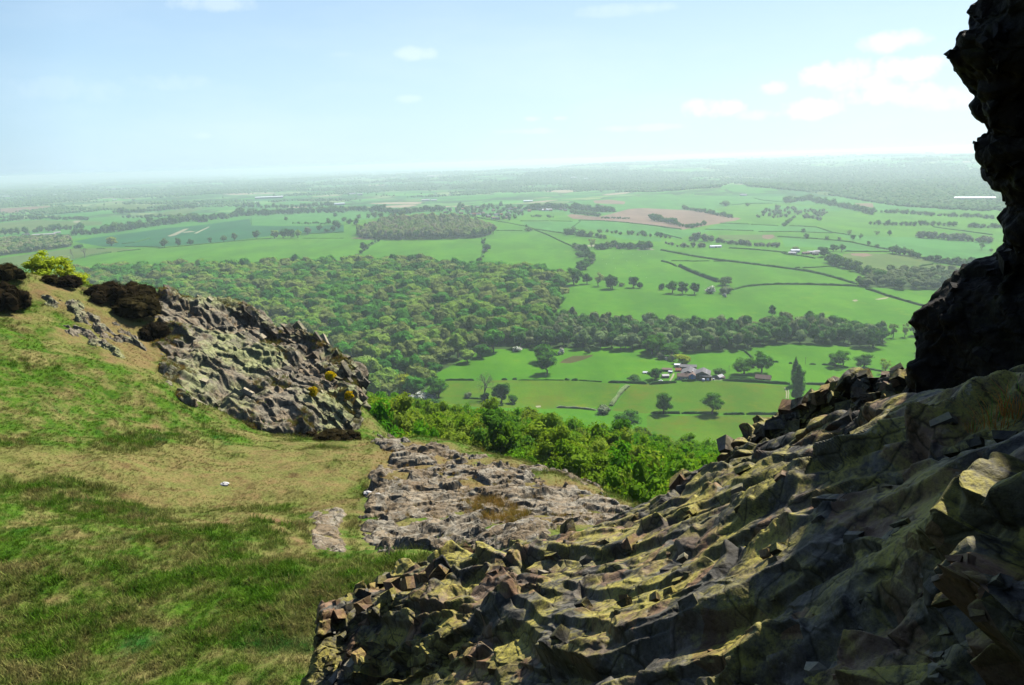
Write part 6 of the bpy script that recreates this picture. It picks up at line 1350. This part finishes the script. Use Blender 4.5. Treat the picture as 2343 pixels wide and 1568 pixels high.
def car(p, rz, label, body):
    t = empty('parked_car', p, rz); tag(t, label, 'car')
    prof = [(-2.1,.35),(-2.1,.85),(-1.3,.95),(-.8,1.42),(.8,1.45),(1.5,.95),(2.1,.85),(2.1,.35)]; n = len(prof)
    mb = MB().add([(x, -.85, z) for x, z in prof] + [(x, .85, z) for x, z in prof], [(i, i+1, n+i+1, n+i) for i in range(n-1)] + [(n-1, 0, n, 2*n-1)])
    for sd in (0, n): mb.add([((x), -.85 if sd == 0 else .85, z) for x, z in prof], [(0,1,6,7),(1,2,5,6),(2,3,4,5)] if sd == 0 else [(7,6,1,0),(6,5,2,1),(5,4,3,2)])
    obj('body', mb.mesh('body', [M[body]]), t); g = MB()
    for sd in (-.87, .87): g.add([(-1.1,sd,.98),(1.25,sd,.98),(.7,sd,1.36),(-.75,sd,1.36)], [(0,1,2,3)])
    obj('window', g.mesh('window', [M['glass']]), t)
    for x in (-1.3, 1.3):
        for sd in (-.8, .8):
            m = 14; wv = MB().add([(x+.33*math.cos(2*PI*j/m), sd-.1, .33+.33*math.sin(2*PI*j/m)) for j in range(m)] + [(x+.33*math.cos(2*PI*j/m), sd+.1, .33+.33*math.sin(2*PI*j/m)) for j in range(m)], [(j, (j+1) % m, m+(j+1) % m, m+j) for j in range(m)])
            obj('wheel', wv.mesh('wheel', [M['rubber']]), t)
p, s = fp(580, 566); car(p, face(p)+.3, 'white car parked on the farm lane', 'white')
p, s = fp(410, 474); gable('shed', p, face(p), 48*s, 3, 1.0, .8, 'wall_white', 'roof_white', 'low white field shelter left of the dark round farm tree', 'shed', door=('f', 0, 1.4, .9))
def pole(k, x, y, h, lab):
    p = gpt(k, x, y); s = KS[k]*dep(p)/FPX; t = empty('telegraph_pole', p); tag(t, lab, 'pole')
    obj('post', MB().tube([(0, 0, -.5), (0, 0, h*s)], [.16, .11], 8).mesh('post', [M['bark_grey']]), t); obj('crossarm', MB().box(-.9, .9, -.07, .07, h*s-.7, h*s-.5).mesh('crossarm', [M['bark_grey']]), t)
pole(7, 1337, 455, 70, 'dark pole right of the farm bushes'); pole(7, 2182, 375, 80, 'thin pole in the field right of the poplar'); pole(6, 1495, 905, 40, 'thin pole on the hedge right of the poplar'); pole(5, 1378, 872, 35, 'thin pole on the lane below the pasture oaks')
def sheep_mesh():
    mb = MB(); v, f = ico(2); mb.add(v*np.array([.6, .32, .34]) + np.array([0, 0, .62]), f); mb.add(v*np.array([.2, .13, .15]) + np.array([.68, 0, .72]), f)
    for x in (-.35, .35):
        for y in (-.17, .17): mb.tube([(x, y, 0), (x, y, .5)], [.045, .07], 6)
    return mb.mesh('sheep', [M['wool']], True)
sm = sheep_mesh()
for i, (k, x, y) in enumerate([(2,1850,780),(2,1900,748),(2,1930,770),(2,1990,735),(2,2060,745),(2,2110,760),(2,2160,742),(2,1880,810),(2,2020,790),(2,2090,820),(2,1940,838),(5,760,776),(5,1780,210),(6,150,140),(6,260,180)]):
    p = gpt(k, x, y); o = obj('sheep', sm, None, tuple(p)); o.rotation_euler = (0, 0, i*1.9); tag(o, 'white sheep grazing in the far bright pasture' if i < 11 else 'lone white sheep near the edge of the big wood' if i == 11 else 'white sheep grazing below the upper hedgerow trees', 'sheep', 'grazing sheep')

# village houses
rv = np.random.default_rng(12)
VH = [(2,785,462),(2,815,440),(2,860,436),(2,905,440),(2,935,446),(2,972,440),(2,1000,428),(2,950,474),(2,980,478),(2,1010,474),(2,1040,470),(2,1055,482),(2,1075,492),(2,870,458),(2,890,470),(2,1110,502),(2,1140,506),(2,1130,480),(2,1160,478),(2,1150,455),(2,1190,500),(2,1215,468),(2,1240,442),(2,1265,436),(2,1285,456),(2,1300,450),(2,1250,430),(2,1320,436),(2,1355,452),(2,1180,446),(2,1110,450),(2,1220,438),
      (2,1430,444),(2,1460,446),(2,1500,448),(2,1570,442),(2,1600,448),(2,1700,420),(2,1820,428),(2,1830,446),(2,1850,424)]
for i, (k, x, y) in enumerate(VH):
    p = gpt(k, x, y); wl = ['wall_brick', 'wall_white', 'wall_brick', 'wall_grey'][i % 4]; rf = ['roof_brown', 'roof_grey', 'roof_grey', 'roof_orange', 'roof_brown'][i % 5]
    gable('village_house', p, face(p) + rv.uniform(-.9, .9), rv.uniform(11, 18), rv.uniform(7.5, 9), rv.uniform(4.5, 5.8), rv.uniform(2.6, 3.6), wl, rf,
          f"{ {'wall_brick':'brick','wall_white':'white','wall_grey':'grey'}[wl] } village house with a {rf[5:]} roof on the rise behind the round wood", 'house', 'village houses', chimney=True, windows=[('f', -3, 2.9, 1.2, 1.2), ('f', 3, 2.9, 1.2, 1.2)])
for k, x, y, L, hh, wl, rf, lab in [(2,1920,690,40,3.5,'wall_white','roof_grey','white cottage among the trees of the middle farmstead'),(2,1965,700,36,4,'wall_brick','roof_brown','brick house of the middle farmstead'),(2,2040,694,40,4,'wall_brick','roof_orange','orange-roofed house of the middle farmstead'),
  (3,912,728,56,4,'wall_white','roof_white','white-roofed barn of the farmstead below the pale fields'),(3,895,742,50,3,'wall_grey','roof_pale','pale shed in front of the white-roofed barn'),(3,985,742,46,3,'wall_brick','roof_brown','brown shed of the white-roofed farmstead'),(3,1020,738,46,3.5,'wall_white','roof_pale','pale-roofed house of the white-roofed farmstead'),(3,1070,734,60,3.5,'wall_grey','roof_pale','long pale shed at the right of the white-roofed farmstead'),(3,1050,746,40,3,'wall_brick','roof_grey','low grey shed at the front of the white-roofed farmstead'),
  (3,370,696,76,3,'wall_white','roof_white','long white shed beside the grey-green trees'),(3,280,692,40,3,'wall_brick','roof_brown','brown cottage hidden by pale bushes'),
  (1,178,612,42,3,'wall_grey','roof_grey','grey shed left of the long white farm sheds'),(1,300,612,140,3,'wall_grey','roof_pale','long pale farm shed on the left plain'),(1,390,600,42,3.5,'wall_grey','roof_pale','short pale shed right of the long farm shed'),(1,345,578,60,4,'wall_brick','roof_brown','brown farmhouse behind the long farm shed'),(1,430,570,56,4.5,'wall_dark','roof_grey','dark barn behind the long farm shed'),(1,265,572,36,3,'wall_brick','roof_brown','small brown shed behind the grove'),
  (1,1375,522,44,4,'wall_white','roof_grey','white cottage in the belt behind the dark crop')]:
    p = gpt(k, x, y); s = KS[k]*dep(p)/FPX; L = L*s
    gable('farm_building', p, face(p) + rv.uniform(-.3, .3), L, min(9, L*.6), hh, 2.0, wl, rf, lab, 'farm building', door=('f', 0, 2.4, 2.4))
for k, x, y, wpx, hgt, lab in [(3,2135,384,246,14,'huge white flat-roofed warehouse below the wooded ridge'),(1,40,354,82,9,'long white warehouse at the left edge of the plain'),(1,215,345,62,8,'white warehouse right of the left edge one'),(1,404,341,70,8,'flat white shed on the far left plain'),(1,672,332,54,8,'far white shed on the plain above the dark woods'),(1,790,301,110,10,'very far long white warehouse near the horizon'),(1,1835,364,185,12,'long cream warehouse in the wooded plain'),(1,2312,406,64,8,'cream shed left of the village'),(2,60,408,74,9,'cream twin shed in the fields left of the village'),(2,648,380,56,7,'pale grey barn behind the village fields'),(2,705,378,44,5,'pink-brown barn beside the pale grey barn'),(2,1347,386,64,6,'long white shed behind the village'),(2,1475,446,66,5,'low white shed right of the village'),(3,560,344,46,6,'pale shed on the far side of the field hill'),(2,685,213,56,9,'faint white warehouse close to the horizon'),(2,1650,225,60,10,'faint white buildings on the hazy hill'),(2,1740,232,50,9,'second faint white building on the hazy hill'),(3,1372,138,26,12,'tiny white building high on the hazy ridge'),(3,1452,155,20,12,'second tiny white building on the hazy ridge'),(1,400,236,40,14,'faint white shed at the left horizon'),(1,1750,395,22,7,'small white house left of the cream warehouse'),(1,782,375,24,6,'small white house in the dark woods of the plain'),(2,150,335,44,7,'pinkish group building in the hazy woods'),(2,200,338,36,7,'pale house beside the pinkish building')]:
    p = gpt(k, x, y); s = KS[k]*dep(p)/FPX; L = wpx*s; t = empty('warehouse', p, face(p)); tag(t, lab, 'warehouse'); Dp = min(L*.75, 90); hgt = max(hgt, min(12, 7*s)); rfm = 'roof_white' if 'white' in lab or 'cream' in lab else 'roof_pale'
    obj('wall', MB().box(-L/2, L/2, 0, Dp, -4, hgt).mesh('wall', [M['wall_white' if L < 60 else 'wall_grey']]), t)
    a = MB(); ns = 3
    for i in range(ns):
        y0, y1 = Dp*i/ns-.3, Dp*(i+1)/ns+.3; a.add([(-L/2-.5, y0, hgt+.05), (L/2+.5, y0, hgt+.05), (L/2+.5, (y0+y1)/2, hgt+1.6), (-L/2-.5, (y0+y1)/2, hgt+1.6), (L/2+.5, y1, hgt+.05), (-L/2-.5, y1, hgt+.05)], [(0,1,2,3),(3,2,4,5)])
    obj('roof', a.mesh('roof', [M[rfm]]), t)
# ------------------------------------------------------------------ the hazy plain: countless far trees, one mass
def far_trees():
    rg = np.random.default_rng(91); n = 90000
    px = rg.uniform(-60, 2400, n); top = np.interp(px, [0, 1171, 2343], [404, 369, 333]); bot = np.interp(px, [0, 300, 700, 900, 1250, 1500, 1700, 1850, 2050, 2343], [500, 478, 470, 455, 440, 440, 425, 440, 472, 490])
    u = rg.random(n)**1.25; py = top + 7 + (bot-top-7)*u
    P = G(px, py); r = np.hypot(P[:, 0], P[:, 1])
    den = fbm(P/np.array([900., 900., 900.])*np.array([1, .8, 0]), 4, 5)*.6 + fbm(P/np.array([260., 260., 260.])*np.array([1, 1, 0]), 3, 6)*.4
    ridge = np.exp(-((px-2150)/330)**2)*sstep(372, 395, py)*(1-sstep(448, 462, py)) + .5*np.exp(-((px-1400)/160)**2)*sstep(385, 395, py)*(1-sstep(415, 425, py))
    band = np.exp(-((py-np.interp(px, [0, 900], [448, 432]))/9)**2)*(px < 1000)*.55
    keep = (den + 1.1*ridge + band + rg.normal(size=n)*.14) > .17
    for mname, k, pts in FIELDS:
        pp = P_of(k, pts)
        if min(q[1] for q in pp) < 520: keep &= ~inpoly(px, py+1.0, pp)
    P, r = P[keep], r[keep]; m = len(P)
    w = np.clip(rg.uniform(9, 17, m)*(1 + sstep(5000, 20000, r)*3.2), 8, 60); h = np.minimum(w*rg.uniform(.7, 1.0, m), 24)
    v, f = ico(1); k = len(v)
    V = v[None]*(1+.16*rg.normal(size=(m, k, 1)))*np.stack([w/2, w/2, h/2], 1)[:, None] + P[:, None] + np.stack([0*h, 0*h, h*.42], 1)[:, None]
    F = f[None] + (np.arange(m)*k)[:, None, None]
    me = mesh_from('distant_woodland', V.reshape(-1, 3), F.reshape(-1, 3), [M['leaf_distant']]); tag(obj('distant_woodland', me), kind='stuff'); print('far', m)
far_trees()
